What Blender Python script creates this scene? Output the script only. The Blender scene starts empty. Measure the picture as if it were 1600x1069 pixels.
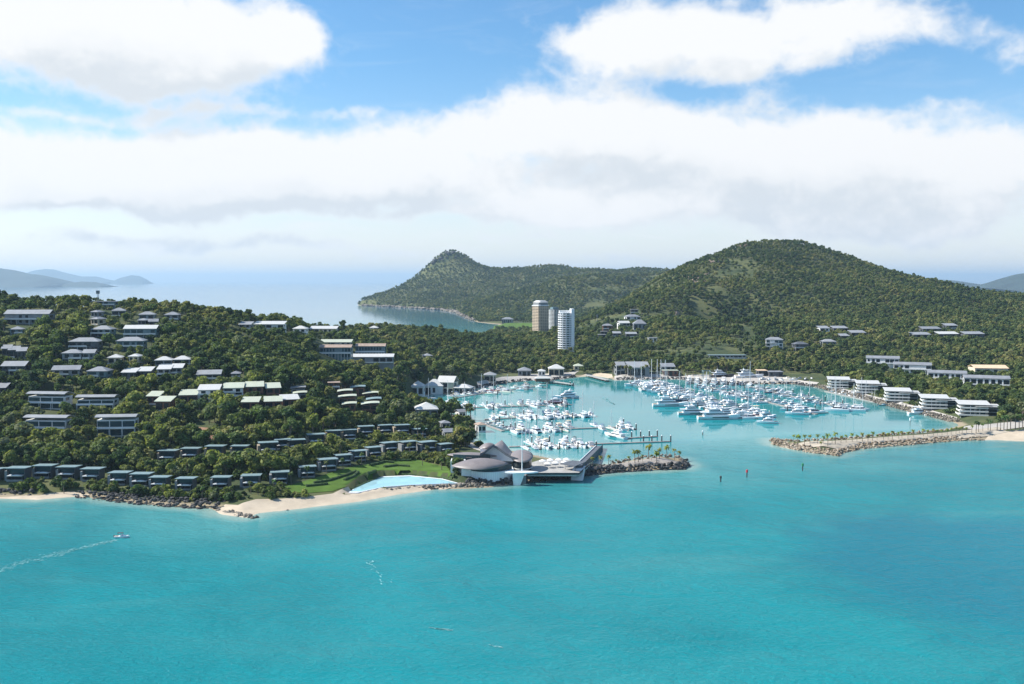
import bpy, bmesh, math, random
import numpy as np
from mathutils import Vector, Matrix, Euler
rnd = random.Random(7)
rng = np.random.default_rng(11)
R = math.radians
SC = bpy.context.scene
COL = SC.collection

# ---------------------------------------------------------------- camera
FPX = 1556.0                      # focal length in photograph pixels (1600 wide)
CAMH = 100.0
PITCH = math.atan(96.5 / FPX)
cam_data = bpy.data.cameras.new('camera')
cam_data.sensor_width = 36.0
cam_data.lens = 36.0 * FPX / 1600.0
cam_data.clip_start = 1.0
cam_data.clip_end = 200000.0
cam = bpy.data.objects.new('camera', cam_data)
cam.location = (0, 0, CAMH)
cam.rotation_euler = (math.pi / 2 - PITCH, 0, 0)
COL.objects.link(cam)
SC.camera = cam

# ---------------------------------------------------------------- light
SUN_AZ = R(-83.0)      # measured from +Y towards +X : the sun stands to the far left
SUN_EL = R(41.0)
SUNV = Vector((math.sin(SUN_AZ) * math.cos(SUN_EL), math.cos(SUN_AZ) * math.cos(SUN_EL), math.sin(SUN_EL)))
sd_ = bpy.data.lights.new('sun', 'SUN')
sd_.energy = 5.0
sd_.angle = R(0.5)
sd_.color = (1.0, 0.95, 0.87)
sun = bpy.data.objects.new('sun', sd_)
sun.rotation_euler = SUNV.to_track_quat('Z', 'Y').to_euler()
COL.objects.link(sun)
SC.view_settings.view_transform = 'Standard'
SC.view_settings.look = 'None'
SC.view_settings.exposure = 0.70
SC.view_settings.gamma = 1.0
SC.cycles.use_denoising = True
SC.cycles.max_bounces = 6
SC.cycles.diffuse_bounces = 3
SC.cycles.glossy_bounces = 2
SC.cycles.transmission_bounces = 2
SC.cycles.transparent_max_bounces = 4
SC.cycles.volume_bounces = 0
SC.cycles.caustics_reflective = False
SC.cycles.caustics_refractive = False

def pdir(px, py):
    """direction of a pixel of the photograph, scaled to depth 1"""
    q = (534.5 - py) / FPX
    dy = math.cos(PITCH) + q * math.sin(PITCH)
    dz = -math.sin(PITCH) + q * math.cos(PITCH)
    return (px - 800.0) / FPX / dy, dz / dy

def P(px, py, d):
    a, b = pdir(px, py)
    return Vector((a * d, d, CAMH + b * d))

def W(px, py, z=0.0):
    a, b = pdir(px, py)
    d = (z - CAMH) / b
    return Vector((a * d, d, z))

def proj(x, y, z):
    """world point -> pixel of the photograph (scalars or arrays)"""
    cp, sp = math.cos(PITCH), math.sin(PITCH)
    dz = z - CAMH
    f = y * cp - dz * sp
    u = y * sp + dz * cp
    return 800 + FPX * x / f, 534.5 - FPX * u / f

# ---------------------------------------------------------------- node helper
class NT:
    def __init__(s, tree):
        s.t = tree; s.n = tree.nodes; s.l = tree.links
    def node(s, typ, **kw):
        n = s.n.new(typ)
        for k, v in kw.items(): setattr(n, k, v)
        return n
    def put(s, sock, v):
        if hasattr(v, 'is_output') or isinstance(v, bpy.types.NodeSocket): s.l.new(v, sock)
        elif v is not None: sock.default_value = v
    def m(s, op, a, b=None, c=None, clamp=False):
        n = s.n.new('ShaderNodeMath'); n.operation = op; n.use_clamp = clamp
        for i, v in enumerate((a, b, c)):
            if v is not None: s.put(n.inputs[i], v)
        return n.outputs[0]
    def sstep(s, v, a, b):
        n = s.n.new('ShaderNodeMapRange'); n.interpolation_type = 'SMOOTHSTEP'
        s.put(n.inputs['Value'], v); s.put(n.inputs['From Min'], a); s.put(n.inputs['From Max'], b)
        return n.outputs[0]
    def lin(s, v, a, b, c=0.0, d=1.0):
        n = s.n.new('ShaderNodeMapRange')
        s.put(n.inputs['Value'], v); s.put(n.inputs['From Min'], a); s.put(n.inputs['From Max'], b)
        n.inputs['To Min'].default_value = c; n.inputs['To Max'].default_value = d
        return n.outputs[0]
    def mix(s, f, a, b, mode='MIX'):
        n = s.n.new('ShaderNodeMix'); n.data_type = 'RGBA'; n.blend_type = mode
        s.put(n.inputs['Factor'], f)
        for i, v in ((6, a), (7, b)):
            if isinstance(v, (tuple, list)): v = (*v[:3], 1.0)
            s.put(n.inputs[i], v)
        return n.outputs[2]
    def noise(s, vec, scale, detail=3.0, rough=0.5, dist=0.0, dim='3D'):
        n = s.n.new('ShaderNodeTexNoise'); n.noise_dimensions = dim
        if vec is not None: s.l.new(vec, n.inputs['Vector'])
        n.inputs['Scale'].default_value = scale; n.inputs['Detail'].default_value = detail
        n.inputs['Roughness'].default_value = rough; n.inputs['Distortion'].default_value = dist
        return n.outputs[0]
    def comb(s, x, y, z=0.0):
        n = s.n.new('ShaderNodeCombineXYZ')
        for i, v in enumerate((x, y, z)): s.put(n.inputs[i], v)
        return n.outputs[0]

# ---------------------------------------------------------------- sky with clouds
def px_azel(px, py):
    a, b = pdir(px, py)
    return math.atan2(a, 1.0), math.atan2(b, math.hypot(a, 1.0))

# centre x, y, radius x, y (in the sky, given as photograph pixels), weight
CLOUDS = [(10, 40, 250, 80, 1.2), (200, 54, 190, 84, 1.2), (350, 62, 100, 82, 1.0), (445, 62, 56, 42, .85), (300, 128, 110, 22, .5),
          (920, 74, 105, 38, .9), (1040, 26, 160, 54, 1.05), (1190, 60, 160, 54, 1.0), (1370, 42, 125, 38, .85), (1120, 106, 180, 18, .5), (1595, 66, 60, 44, .5), (1490, 50, 60, 20, .3),
          (20, 252, 180, 46, 1.1), (220, 254, 230, 45, 1.1), (440, 252, 160, 46, 1.1), (590, 258, 130, 46, 1.0), (720, 220, 105, 66, 1.1), (865, 188, 105, 66, 1.2),
          (985, 216, 130, 62, 1.1), (1130, 230, 150, 60, 1.1), (1290, 240, 170, 60, 1.05), (1450, 244, 140, 52, .95), (1600, 246, 70, 40, .8),
          (150, 306, 320, 34, .85), (560, 298, 380, 32, .9), (1150, 318, 330, 52, 1.1), (880, 336, 110, 30, .55), (100, 314, 40, 20, .6),
          (1500, 322, 170, 42, .7), (80, 176, 170, 7, .34), (350, 180, 170, 9, .42), (545, 184, 50, 14, .45), (1180, 158, 80, 18, .3), (1400, 176, 150, 14, .3),
          (300, 368, 74, 22, .95), (220, 382, 70, 16, .8), (100, 376, 90, 16, .8), (420, 376, 90, 18, .85), (520, 384, 80, 14, .7), (640, 396, 110, 12, .6), (60, 400, 130, 10, .5), (930, 400, 100, 14, .7), (1040, 410, 70, 10, .55), (1485, 362, 54, 24, .75), (1400, 372, 80, 14, .55), (1545, 404, 100, 20, .65), (1330, 352, 120, 16, .5), (660, 332, 520, 12, .4), (780, 370, 160, 10, .5)]

def cloud_group():
    g = bpy.data.node_groups.new('cloud_density', 'ShaderNodeTree')
    g.interface.new_socket('az', in_out='INPUT', socket_type='NodeSocketFloat')
    g.interface.new_socket('el', in_out='INPUT', socket_type='NodeSocketFloat')
    g.interface.new_socket('d', in_out='OUTPUT', socket_type='NodeSocketFloat')
    g.interface.new_socket('wisp', in_out='OUTPUT', socket_type='NodeSocketFloat')
    t = NT(g)
    gi = t.node('NodeGroupInput'); go = t.node('NodeGroupOutput')
    az, el = gi.outputs[0], gi.outputs[1]
    warp = t.node('ShaderNodeTexNoise')
    t.l.new(t.comb(az, el), warp.inputs['Vector']); warp.inputs['Scale'].default_value = 9.0; warp.inputs['Detail'].default_value = 5.0
    sx = t.node('ShaderNodeSeparateColor'); t.l.new(warp.outputs['Color'], sx.inputs[0])
    wa = t.m('ADD', az, t.m('MULTIPLY', t.m('SUBTRACT', sx.outputs[0], .5), .11))
    we = t.m('ADD', el, t.m('MULTIPLY', t.m('SUBTRACT', sx.outputs[1], .5), .055))
    tot = None
    for (cx, cy, rx, ry, w) in CLOUDS:
        a0, e0 = px_azel(cx, cy)
        dx = t.m('MULTIPLY', t.m('SUBTRACT', wa, a0), FPX / rx)
        dy = t.m('MULTIPLY', t.m('SUBTRACT', we, e0), FPX / ry)
        r2 = t.m('ADD', t.m('MULTIPLY', dx, dx), t.m('MULTIPLY', dy, dy))
        v = t.m('MULTIPLY', t.m('EXPONENT', t.m('MULTIPLY', r2, -1.1)), w)
        tot = v if tot is None else t.m('ADD', tot, v)
    # clouds beyond the photograph's sides, above it and behind the camera
    far = t.noise(t.comb(t.m('MULTIPLY', az, 2.2), t.m('MULTIPLY', el, 4.0), 3.0), 1.6, 4, .55)
    outside = t.m('MAXIMUM', t.sstep(t.m('ABSOLUTE', az), .52, .75), t.sstep(el, .30, .42))
    tot = t.m('ADD', tot, t.m('MULTIPLY', outside, t.sstep(far, .42, .75)))
    n1 = t.noise(t.comb(az, t.m('MULTIPLY', el, 1.5), .7), 14.0, 8, .56, .35)
    n2 = t.noise(t.comb(az, t.m('MULTIPLY', el, 5.0), 4.7), 8.0, 7, .6, .8)
    b1 = t.noise(t.comb(az, t.m('MULTIPLY', el, 1.25), 9.1), 24.0, 2, .5, .2)
    b2 = t.noise(t.comb(az, t.m('MULTIPLY', el, 1.25), 5.3), 62.0, 3, .55, .2)
    bil = t.m('ADD', t.m('ABSOLUTE', t.m('SUBTRACT', b1, .5)), t.m('MULTIPLY', t.m('ABSOLUTE', t.m('SUBTRACT', b2, .5)), .55))
    dd = t.m('ADD', tot, t.m('MULTIPLY', t.m('SUBTRACT', n1, .5), 1.25))
    dd = t.m('ADD', dd, t.m('MULTIPLY', t.m('SUBTRACT', .13, bil), 1.1))
    t.l.new(dd, go.inputs[0]); t.l.new(n2, go.inputs[1])
    return g

def make_world():
    w = bpy.data.worlds.new('World'); SC.world = w; w.use_nodes = True
    t = NT(w.node_tree); t.n.clear()
    out = t.node('ShaderNodeOutputWorld'); bg = t.node('ShaderNodeBackground')
    sky = t.node('ShaderNodeTexSky'); sky.sky_type = 'NISHITA'; sky.sun_disc = False
    sky.sun_elevation = SUN_EL; sky.sun_rotation = SUN_AZ
    sky.altitude = 100.0; sky.air_density = 1.0; sky.dust_density = 0.6; sky.ozone_density = 2.2
    tc = t.node('ShaderNodeTexCoord')
    sep = t.node('ShaderNodeSeparateXYZ'); t.l.new(tc.outputs['Generated'], sep.inputs[0])
    az = t.m('ARCTAN2', sep.outputs[0], sep.outputs[1])
    el = t.m('ARCSINE', sep.outputs[2])
    g = cloud_group()
    a = t.node('ShaderNodeGroup'); a.node_tree = g; t.l.new(az, a.inputs[0]); t.l.new(el, a.inputs[1])
    b = t.node('ShaderNodeGroup'); b.node_tree = g
    t.put(b.inputs[0], t.m('SUBTRACT', az, .030)); t.put(b.inputs[1], t.m('ADD', el, .040))
    dens = t.sstep(a.outputs[0], .34, 1.18)
    wisp = t.m('MULTIPLY', t.sstep(a.outputs[1], .50, .82), t.m('ADD', .12, t.m('MULTIPLY', t.sstep(el, .17, .04), .75)))
    alpha = t.m('MAXIMUM', dens, wisp, clamp=True)
    veil = t.m('MULTIPLY', t.sstep(el, .16, .015), .5)
    alpha = t.m('ADD', alpha, t.m('MULTIPLY', t.m('SUBTRACT', 1.0, alpha), veil))
    alpha = t.m('MULTIPLY', alpha, t.sstep(sep.outputs[2], -.02, .012))
    away = t.sstep(t.m('SUBTRACT', b.outputs[0], a.outputs[0]), -.25, .75)
    shade = t.m('MULTIPLY', t.m('ADD', t.m('MULTIPLY', away, .75), t.m('MULTIPLY', t.sstep(b.outputs[0], .9, 2.1), .35)), t.sstep(a.outputs[0], .5, 1.3), clamp=True)
    ccol = t.mix(shade, (8.5, 8.6, 8.7), (6.5, 6.95, 7.4))
    # real tropical sky is a deeper blue than the clear-air model gives at this height
    tint = t.mix(t.sstep(el, .0, .24), (1.56, 1.50, 1.56), (.84, 1.26, 1.48))
    skyc = t.mix(1.0, sky.outputs[0], tint, 'MULTIPLY')
    col = t.mix(alpha, skyc, ccol)
    t.l.new(col, bg.inputs[0]); bg.inputs[1].default_value = 0.072
    t.l.new(bg.outputs[0], out.inputs[0])
    w.cycles.sampling_method = 'MANUAL'; w.cycles.sample_map_resolution = 512
make_world()

# ---------------------------------------------------------------- general helpers
def tag(o, label=None, cat=None, group=None, kind=None):
    if label: o['label'] = label
    if cat: o['category'] = cat
    if group: o['group'] = group
    if kind: o['kind'] = kind
    return o

def empty(name, loc, rz=0.0):
    o = bpy.data.objects.new(name, None)
    o.location = loc; o.rotation_euler = (0, 0, rz); o.empty_display_size = 1.0
    COL.objects.link(o)
    return o

def kids(o):
    return KIDS.get(o.name, [])
KIDS = {}

def link_part(o, parent):
    COL.objects.link(o)
    if parent is not None:
        o.parent = parent
        KIDS.setdefault(parent.name, []).append(o)

def copy_tree(o, parent=None):
    c = o.copy()
    for k in ('label', 'category', 'group'):
        if k in c: del c[k]
    link_part(c, parent)
    for ch in list(kids(o)): copy_tree(ch, c)
    return c

class MB:
    """collects shapes, then links them as ONE mesh object"""
    def __init__(s): s.v = []; s.f = []
    def add(s, vs, fs):
        k = len(s.v); s.v += [tuple(p) for p in vs]; s.f += [tuple(i + k for i in f) for f in fs]; return s
    def hexa(s, p):    # 8 points: 4 bottom, 4 top, both counter-clockwise
        return s.add(p, [(3, 2, 1, 0), (4, 5, 6, 7), (0, 1, 5, 4), (1, 2, 6, 5), (2, 3, 7, 6), (3, 0, 4, 7)])
    def box(s, x0, x1, y0, y1, z0, z1):
        return s.hexa([(x0, y0, z0), (x1, y0, z0), (x1, y1, z0), (x0, y1, z0), (x0, y0, z1), (x1, y0, z1), (x1, y1, z1), (x0, y1, z1)])
    def prism(s, poly, z0, z1):
        n = len(poly); zz0 = z0 if callable(z0) else (lambda x, y: z0); zz1 = z1 if callable(z1) else (lambda x, y: z1)
        vs = [(x, y, zz0(x, y)) for x, y in poly] + [(x, y, zz1(x, y)) for x, y in poly]
        fs = [tuple(range(n - 1, -1, -1)), tuple(range(n, 2 * n))] + [(i, (i + 1) % n, n + (i + 1) % n, n + i) for i in range(n)]
        return s.add(vs, fs)
    def tube(s, a, b, r0, r1=None, n=6):
        r1 = r0 if r1 is None else r1
        a, b = Vector(a), Vector(b); d = (b - a).normalized()
        u = d.orthogonal().normalized(); w = d.cross(u)
        vs = []
        for p, r in ((a, r0), (b, r1)):
            for i in range(n):
                t = 2 * math.pi * i / n
                vs.append(p + u * (r * math.cos(t)) + w * (r * math.sin(t)))
        fs = [(i, (i + 1) % n, n + (i + 1) % n, n + i) for i in range(n)] + [tuple(range(n - 1, -1, -1)), tuple(range(n, 2 * n))]
        return s.add(vs, fs)
    def loft(s, rings, cap=True, closed=True):
        n = len(rings[0]); k = len(s.v)
        vs = [p for r in rings for p in r]; fs = []
        m = n if closed else n - 1
        for j in range(len(rings) - 1):
            for i in range(m):
                fs.append((j * n + i, j * n + (i + 1) % n, (j + 1) * n + (i + 1) % n, (j + 1) * n + i))
        if cap:
            fs.append(tuple(range(n - 1, -1, -1))); fs.append(tuple((len(rings) - 1) * n + i for i in range(n)))
        return s.add(vs, fs)
    def sheet(s, grid, thick):
        """a curved roof: a grid of points given thickness downwards"""
        ni, nj = len(grid), len(grid[0])
        top = [Vector(p) for r in grid for p in r]; bot = [p - Vector((0, 0, thick)) for p in top]
        N = ni * nj; fs = []
        for i in range(ni - 1):
            for j in range(nj - 1):
                a, b, c, d = i * nj + j, i * nj + j + 1, (i + 1) * nj + j + 1, (i + 1) * nj + j
                fs.append((a, b, c, d)); fs.append((N + d, N + c, N + b, N + a))
        ring = [j for j in range(nj)] + [i * nj + nj - 1 for i in range(1, ni)] + [(ni - 1) * nj + j for j in range(nj - 2, -1, -1)] + [i * nj for i in range(ni - 2, 0, -1)]
        for a, b in zip(ring, ring[1:] + ring[:1]): fs.append((b, a, N + a, N + b))
        return s.add(top + bot, fs)
    def mesh(s, name, mat, smooth=False):
        me = bpy.data.meshes.new(name); me.from_pydata(s.v, [], s.f); me.materials.append(mat)
        me.validate()
        bm = bmesh.new(); bm.from_mesh(me); bmesh.ops.recalc_face_normals(bm, faces=bm.faces); bm.to_mesh(me); bm.free()
        if smooth: me.polygons.foreach_set('use_smooth', [True] * len(me.polygons))
        me.update(); return me
    def build(s, name, mat, parent=None, smooth=False, loc=None):
        o = bpy.data.objects.new(name, s.mesh(name, mat, smooth))
        if loc is not None: o.location = loc
        link_part(o, parent)
        return o

MATS = {}
def mat(name, col, rough=0.6, var=0.12, scale=0.6, metal=0.0, spec=0.5, objcol=False, stripes=None):
    """painted or natural surface with mottling; objcol: the object's own colour tints it; stripes = (axis, period, depth)"""
    if name in MATS: return MATS[name]
    m = bpy.data.materials.new(name); m.use_nodes = True; t = NT(m.node_tree)
    b = t.n['Principled BSDF']
    tc = t.node('ShaderNodeTexCoord')
    n = t.noise(tc.outputs['Object'], scale, 4, .6)
    dark = tuple(c * (1 - var * 1.6) for c in col); lite = tuple(min(1, c * (1 + var)) for c in col)
    c = t.mix(t.lin(n, .3, .7), dark, lite)
    if stripes:
        sp = t.node('ShaderNodeSeparateXYZ'); t.l.new(tc.outputs['Object'], sp.inputs[0])
        fr = t.m('FRACT', t.m('MULTIPLY', sp.outputs[stripes[0]], 1 / stripes[1]))
        c = t.mix(t.m('MULTIPLY', t.m('LESS_THAN', fr, .28), stripes[2]), c, tuple(x * .45 for x in col))
    if objcol:
        oi = t.node('ShaderNodeObjectInfo'); c = t.mix(1.0, c, oi.outputs['Color'], 'MULTIPLY')
    t.l.new(c, b.inputs['Base Color'])
    b.inputs['Roughness'].default_value = rough; b.inputs['Metallic'].default_value = metal
    b.inputs['Specular IOR Level'].default_value = spec
    MATS[name] = m; return m

WHITE = mat('white paint', (.80, .81, .82), .5, .04, .4)
OFFW = mat('weathered white render', (.66, .66, .64), .7, .08, .3)
CREAM = mat('cream render', (.62, .55, .42), .7, .08, .3)
BEIGE = mat('beige render', (.62, .50, .365), .7, .08, .2)
GREYW = mat('grey render', (.22, .235, .245), .7, .1, .3)
DKGREY = mat('charcoal cladding', (.085, .09, .10), .6, .18, .5)
TEAL = mat('blue green cladding', (.12, .19, .21), .6, .12, .4)
BROWN = mat('red brown timber', (.17, .075, .045), .7, .2, .5)
STONE = mat('buff stone', (.36, .30, .22), .85, .2, .5)
ROOFG = mat('pale grey metal roof', (.30, .305, .31), .45, .1, .25, stripes=(0, 1.2, .10))
ROOFM = mat('mid grey roof', (.24, .25, .27), .6, .14, .25, stripes=(0, 1.2, .12))
ROOFD = mat('dark grey roof', (.11, .12, .135), .6, .14, .3)
ROOFW = mat('white metal roof', (.55, .545, .52), .45, .05, .25, stripes=(0, 1.2, .10))
ROOFC = mat('cream green metal roof', (.47, .50, .39), .5, .06, .25, stripes=(0, 1.2, .10))
ROOFB = mat('brown tiled roof', (.36, .27, .21), .7, .14, .4)
ROOFT = mat('tan roof', (.72, .52, .34), .6, .08, .2)
ROOFS = mat('sea green slab', (.20, .28, .29), .5, .1, .4)
SHELL = mat('zinc shell roof', (.225, .195, .19), .5, .10, .25, stripes=(0, .8, .10))
GLASS = mat('dark glass', (.014, .022, .027), .2, .1, .8, spec=.3)
GLASSB = mat('blue glass', (.025, .055, .065), .2, .1, .8, spec=.3)
CONC = mat('concrete', (.36, .35, .33), .85, .14, .3)
PLANK = mat('grey timber deck', (.30, .28, .26), .8, .15, .4)
STEEL = mat('galvanised steel', (.32, .33, .34), .5, .1, .6, metal=.4)
PILEM = mat('dark pile', (.045, .042, .042), .7, .2, .8)
CAPM = mat('white cap', (.8, .8, .8), .5, .03, .8)
HULL = mat('gelcoat', (.82, .83, .84), .22, .03, .3, objcol=True)
BOATW = mat('white superstructure', (.80, .81, .82), .3, .03, .5)
BOATG = mat('tinted boat glass', (.02, .024, .03), .12, .05, .5)
CANVAS = mat('boat canvas', (.8, .8, .8), .85, .08, .6, objcol=True)
TEAK = mat('teak cockpit', (.34, .24, .16), .7, .15, .5)
ALU = mat('mast alloy', (.62, .63, .64), .4, .05, .5)
RED = mat('red paint', (.55, .04, .05), .5, .06, .6)
GREENP = mat('green paint', (.03, .22, .10), .5, .06, .6)
SKIN = mat('fabric of parasol', (.85, .84, .82), .9, .03, .5)
HEDGE = mat('clipped hedge', (.045, .085, .022), .9, .4, 2.5)
TRUNK = mat('grey bark', (.20, .165, .13), .9, .25, 1.5)
PALMT = mat('palm bark', (.17, .14, .11), .9, .2, 1.5)

# ---------------------------------------------------------------- numpy value noise
def vnoise(x, y, seed=0):
    xi = np.floor(x).astype(np.int64); yi = np.floor(y).astype(np.int64)
    fx = x - xi; fy = y - yi
    fx = fx * fx * (3 - 2 * fx); fy = fy * fy * (3 - 2 * fy)
    def h(a, b):
        n = (a * 374761393 + b * 668265263 + seed * 974634777) & 0xFFFFFFFF
        n = ((n ^ (n >> 13)) * 1274126177) & 0xFFFFFFFF
        return ((n ^ (n >> 16)) & 0xFFFF) / 65535.0
    return (h(xi, yi) * (1 - fx) + h(xi + 1, yi) * fx) * (1 - fy) + (h(xi, yi + 1) * (1 - fx) + h(xi + 1, yi + 1) * fx) * fy
def fbm(x, y, seed=0, octs=4):
    s = 0; a = .5; tot = 0
    for i in range(octs):
        s = s + a * (vnoise(x, y, seed + i) - .5); tot += a; a *= .5; x = x * 2.03; y = y * 2.03
    return s / tot * 2

# ---------------------------------------------------------------- the lie of the land
COAST = [W(*p).xy for p in [(-170, 772), (0, 778), (60, 780), (120, 775), (180, 783), (250, 790), (330, 795), (350, 803), (385, 808), (400, 801), (450, 796), (500, 790), (560, 783), (620, 772), (680, 764), (720, 764), (760, 762), (800, 758), (840, 752), (900, 745), (960, 738), (1020, 735), (1066, 733), (1076, 727), (1064, 716), (1030, 713.5), (1000, 717.5), (950, 726), (905, 722), (860, 716), (835, 711), (800, 704), (760, 700), (735, 690), (748, 672), (740, 655), (700, 647), (655, 643), (640, 632), (655, 622), (670, 615), (720, 617), (745, 607), (790, 598), (830, 594), (860, 594), (880, 592), (900, 589), (925, 587), (945, 589), (960, 594), (1000, 593), (1060, 592), (1110, 598), (1160, 600), (1200, 600), (1240, 600), (1275, 605), (1300, 612), (1340, 622), (1400, 638), (1450, 650), (1490, 660), (1500, 665), (1480, 671), (1440, 677), (1380, 681), (1300, 688), (1240, 690), (1203, 687), (1210, 695), (1260, 706), (1308, 713), (1314, 708), (1350, 700), (1420, 695), (1500, 688), (1550, 687), (1600, 689), (1720, 692)]]
COAST += [Vector(p) for p in [(900, 800), (1700, 1300), (2300, 2400), (2500, 5300), (900, 5200), (200, 5000), (-250, 4700), (-560, 4350)]]
COAST += [W(*p).xy for p in [(557, 477), (620, 480), (690, 484.5), (715, 488), (722, 493), (738, 500), (744, 503.5), (780, 507), (769, 514), (768, 520)]]
COAST += [Vector(p) for p in [(-70, 1700), (-150, 1480), (-250, 1300), (-350, 1150), (-480, 1030), (-800, 980), (-1300, 900), (-1300, 470)]]
CP = np.array([[p.x, p.y] for p in COAST])

def sdist(x, y):
    """signed distance to the coast line, positive on land"""
    x = np.asarray(x, float); y = np.asarray(y, float); out = np.empty(x.shape); xf, yf, of = x.ravel(), y.ravel(), out.ravel()
    A = CP; B = np.roll(CP, -1, 0); D = B - A; L2 = (D ** 2).sum(1)
    for k in range(0, len(xf), 20000):
        X = xf[k:k + 20000, None]; Y = yf[k:k + 20000, None]
        t = np.clip(((X - A[:, 0]) * D[:, 0] + (Y - A[:, 1]) * D[:, 1]) / L2, 0, 1)
        d2 = (X - A[:, 0] - t * D[:, 0]) ** 2 + (Y - A[:, 1] - t * D[:, 1]) ** 2
        cr = ((A[:, 1] > Y) != (B[:, 1] > Y)) & (X < D[:, 0] * (Y - A[:, 1]) / np.where(D[:, 1] == 0, 1e-9, D[:, 1]) + A[:, 0])
        of[k:k + 20000] = np.sqrt(d2.min(1)) * np.where(cr.sum(1) % 2 == 1, 1, -1)
    return of.reshape(x.shape)

CTRL = []
def ctl(sub, *pts):
    for (px, py, d) in pts:
        p = P(px, py, d); CTRL.append((p.x, p.y, p.z - sub))
def ctz(z, *pts):
    for (px, py) in pts:
        p = W(px, py, z); CTRL.append((p.x, p.y, z))
# the town's hill: skyline, then columns of its slope
ctl(6, (-160, 455, 800), (0, 463, 780), (60, 467, 790), (150, 467, 790), (220, 473, 800), (300, 479, 810), (370, 489, 830), (420, 497, 880), (500, 508, 1000), (600, 508, 1150), (680, 514, 1250), (760, 524, 1330), (830, 527, 1500))
ctl(4, (-160, 700, 505), (-160, 550, 650), (0, 700, 505), (0, 620, 575), (0, 550, 650), (0, 500, 715), (100, 700, 508), (100, 620, 575), (100, 550, 650), (100, 500, 720), (200, 700, 515), (200, 620, 580), (200, 560, 650), (200, 510, 715), (300, 720, 492), (300, 650, 550), (300, 590, 620), (300, 530, 710),
    (400, 700, 500), (400, 640, 560), (400, 580, 650), (400, 530, 760), (500, 660, 560), (500, 600, 650), (500, 550, 800), (600, 640, 640), (600, 580, 830), (600, 540, 1000))
ctl(2, (500, 720, 497), (600, 700, 545), (680, 690, 590), (660, 640, 750), (700, 575, 1000), (720, 545, 1130), (780, 580, 1050), (800, 550, 1180), (880, 560, 1150), (905, 540, 1280), (600, 720, 520), (690, 720, 530))
for p in [(-700, 950, 20), (-400, 960, 30), (-250, 1050, 22), (-60, 1550, 8), (60, 1650, 5), (120, 1900, 4), (60, 2250, 4), (200, 2500, 10), (330, 1500, 18)]: CTRL.append(p)
ctz(4, (100, 752), (200, 755), (300, 768), (400, 765), (450, 760), (540, 752), (620, 738), (690, 742), (740, 740), (780, 735), (860, 594), (920, 578), (1000, 584), (1100, 585), (1200, 588), (1270, 596), (1340, 612), (1400, 626), (1500, 646), (1580, 662), (1700, 670))
ctz(2.6, (840, 735), (900, 735), (960, 731), (1020, 728), (1060, 727), (1250, 698), (1300, 702), (1350, 693), (1440, 687), (1520, 680), (1600, 678), (700, 655), (720, 665))
# the big hill
ctl(5, (915, 498, 1500), (960, 481, 1600), (1000, 459, 1700), (1040, 431, 1800), (1080, 412, 1880), (1120, 393, 1950), (1160, 382, 2000), (1200, 380, 2020), (1250, 382, 2050), (1300, 394, 2050), (1340, 405, 2030), (1400, 423, 1980), (1440, 436, 1930), (1500, 453, 1900), (1560, 458, 1880), (1620, 459, 1860), (1720, 461, 1850))
ctl(4, (940, 540, 1200), (960, 540, 1200), (1000, 510, 1300), (1000, 482, 1500), (1050, 540, 1150), (1050, 500, 1330), (1050, 460, 1560), (1100, 540, 1120), (1100, 500, 1320), (1100, 450, 1600), (1150, 520, 1220), (1150, 440, 1680), (1200, 545, 1120), (1200, 500, 1340), (1200, 450, 1600), (1200, 410, 1800), (1300, 560, 1080), (1300, 510, 1290), (1300, 460, 1560), (1300, 420, 1820),
    (1400, 570, 1030), (1400, 520, 1240), (1400, 470, 1540), (1500, 600, 940), (1500, 530, 1180), (1500, 485, 1500), (1600, 610, 880), (1600, 560, 1060), (1600, 495, 1440), (1720, 560, 1040), (1720, 500, 1400))
for p in [(250, 2750, 15), (500, 2800, 30), (800, 2800, 20), (1300, 2600, 10), (1500, 2000, 20), (1700, 1600, 5)]: CTRL.append(p)
# the far headland with its rocky knob
ctl(5, (580, 463, 4000), (620, 448, 4050), (650, 435, 4100), (670, 424, 4150), (678, 407, 4180), (689, 397, 4200), (702, 393, 4200), (716, 394, 4200), (730, 403, 4200), (747, 412, 4200), (775, 417, 4200), (810, 420, 4200), (860, 418, 4200), (900, 420, 4200), (960, 423, 4200), (1000, 422, 4150), (1030, 421, 4150), (1070, 427, 4100), (1200, 440, 4000),
    (740, 484, 2950), (780, 471, 2980), (830, 452, 3020), (880, 438, 3060), (930, 432, 3100), (1000, 429, 3150), (1060, 430, 3150), (1200, 440, 3200))
ctl(5, (640, 466, 3750), (700, 455, 3800), (700, 425, 4060), (760, 440, 3900), (820, 435, 3900), (900, 428, 3850))
ctz(3, (620, 478), (690, 482), (760, 503), (800, 505), (850, 505), (900, 504), (950, 504))
for p in [(-300, 4600, 5), (100, 4900, 5), (600, 5000, 20), (-560, 4200, 2), (1500, 4000, 60), (900, 3500, 40), (-60, 3500, 40), (200, 3550, 45), (420, 3600, 60)]: CTRL.append(p)
CT = np.array(CTRL)
_c2 = 20.0 ** 2
def _phi(X, Y): return np.sqrt((X[:, None] - CT[None, :, 0]) ** 2 + (Y[:, None] - CT[None, :, 1]) ** 2 + _c2)
_A = _phi(CT[:, 0], CT[:, 1]); _A += np.eye(len(CT)) * -2.0
_w = np.linalg.solve(_A, CT[:, 2] - CT[:, 2].mean())

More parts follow.
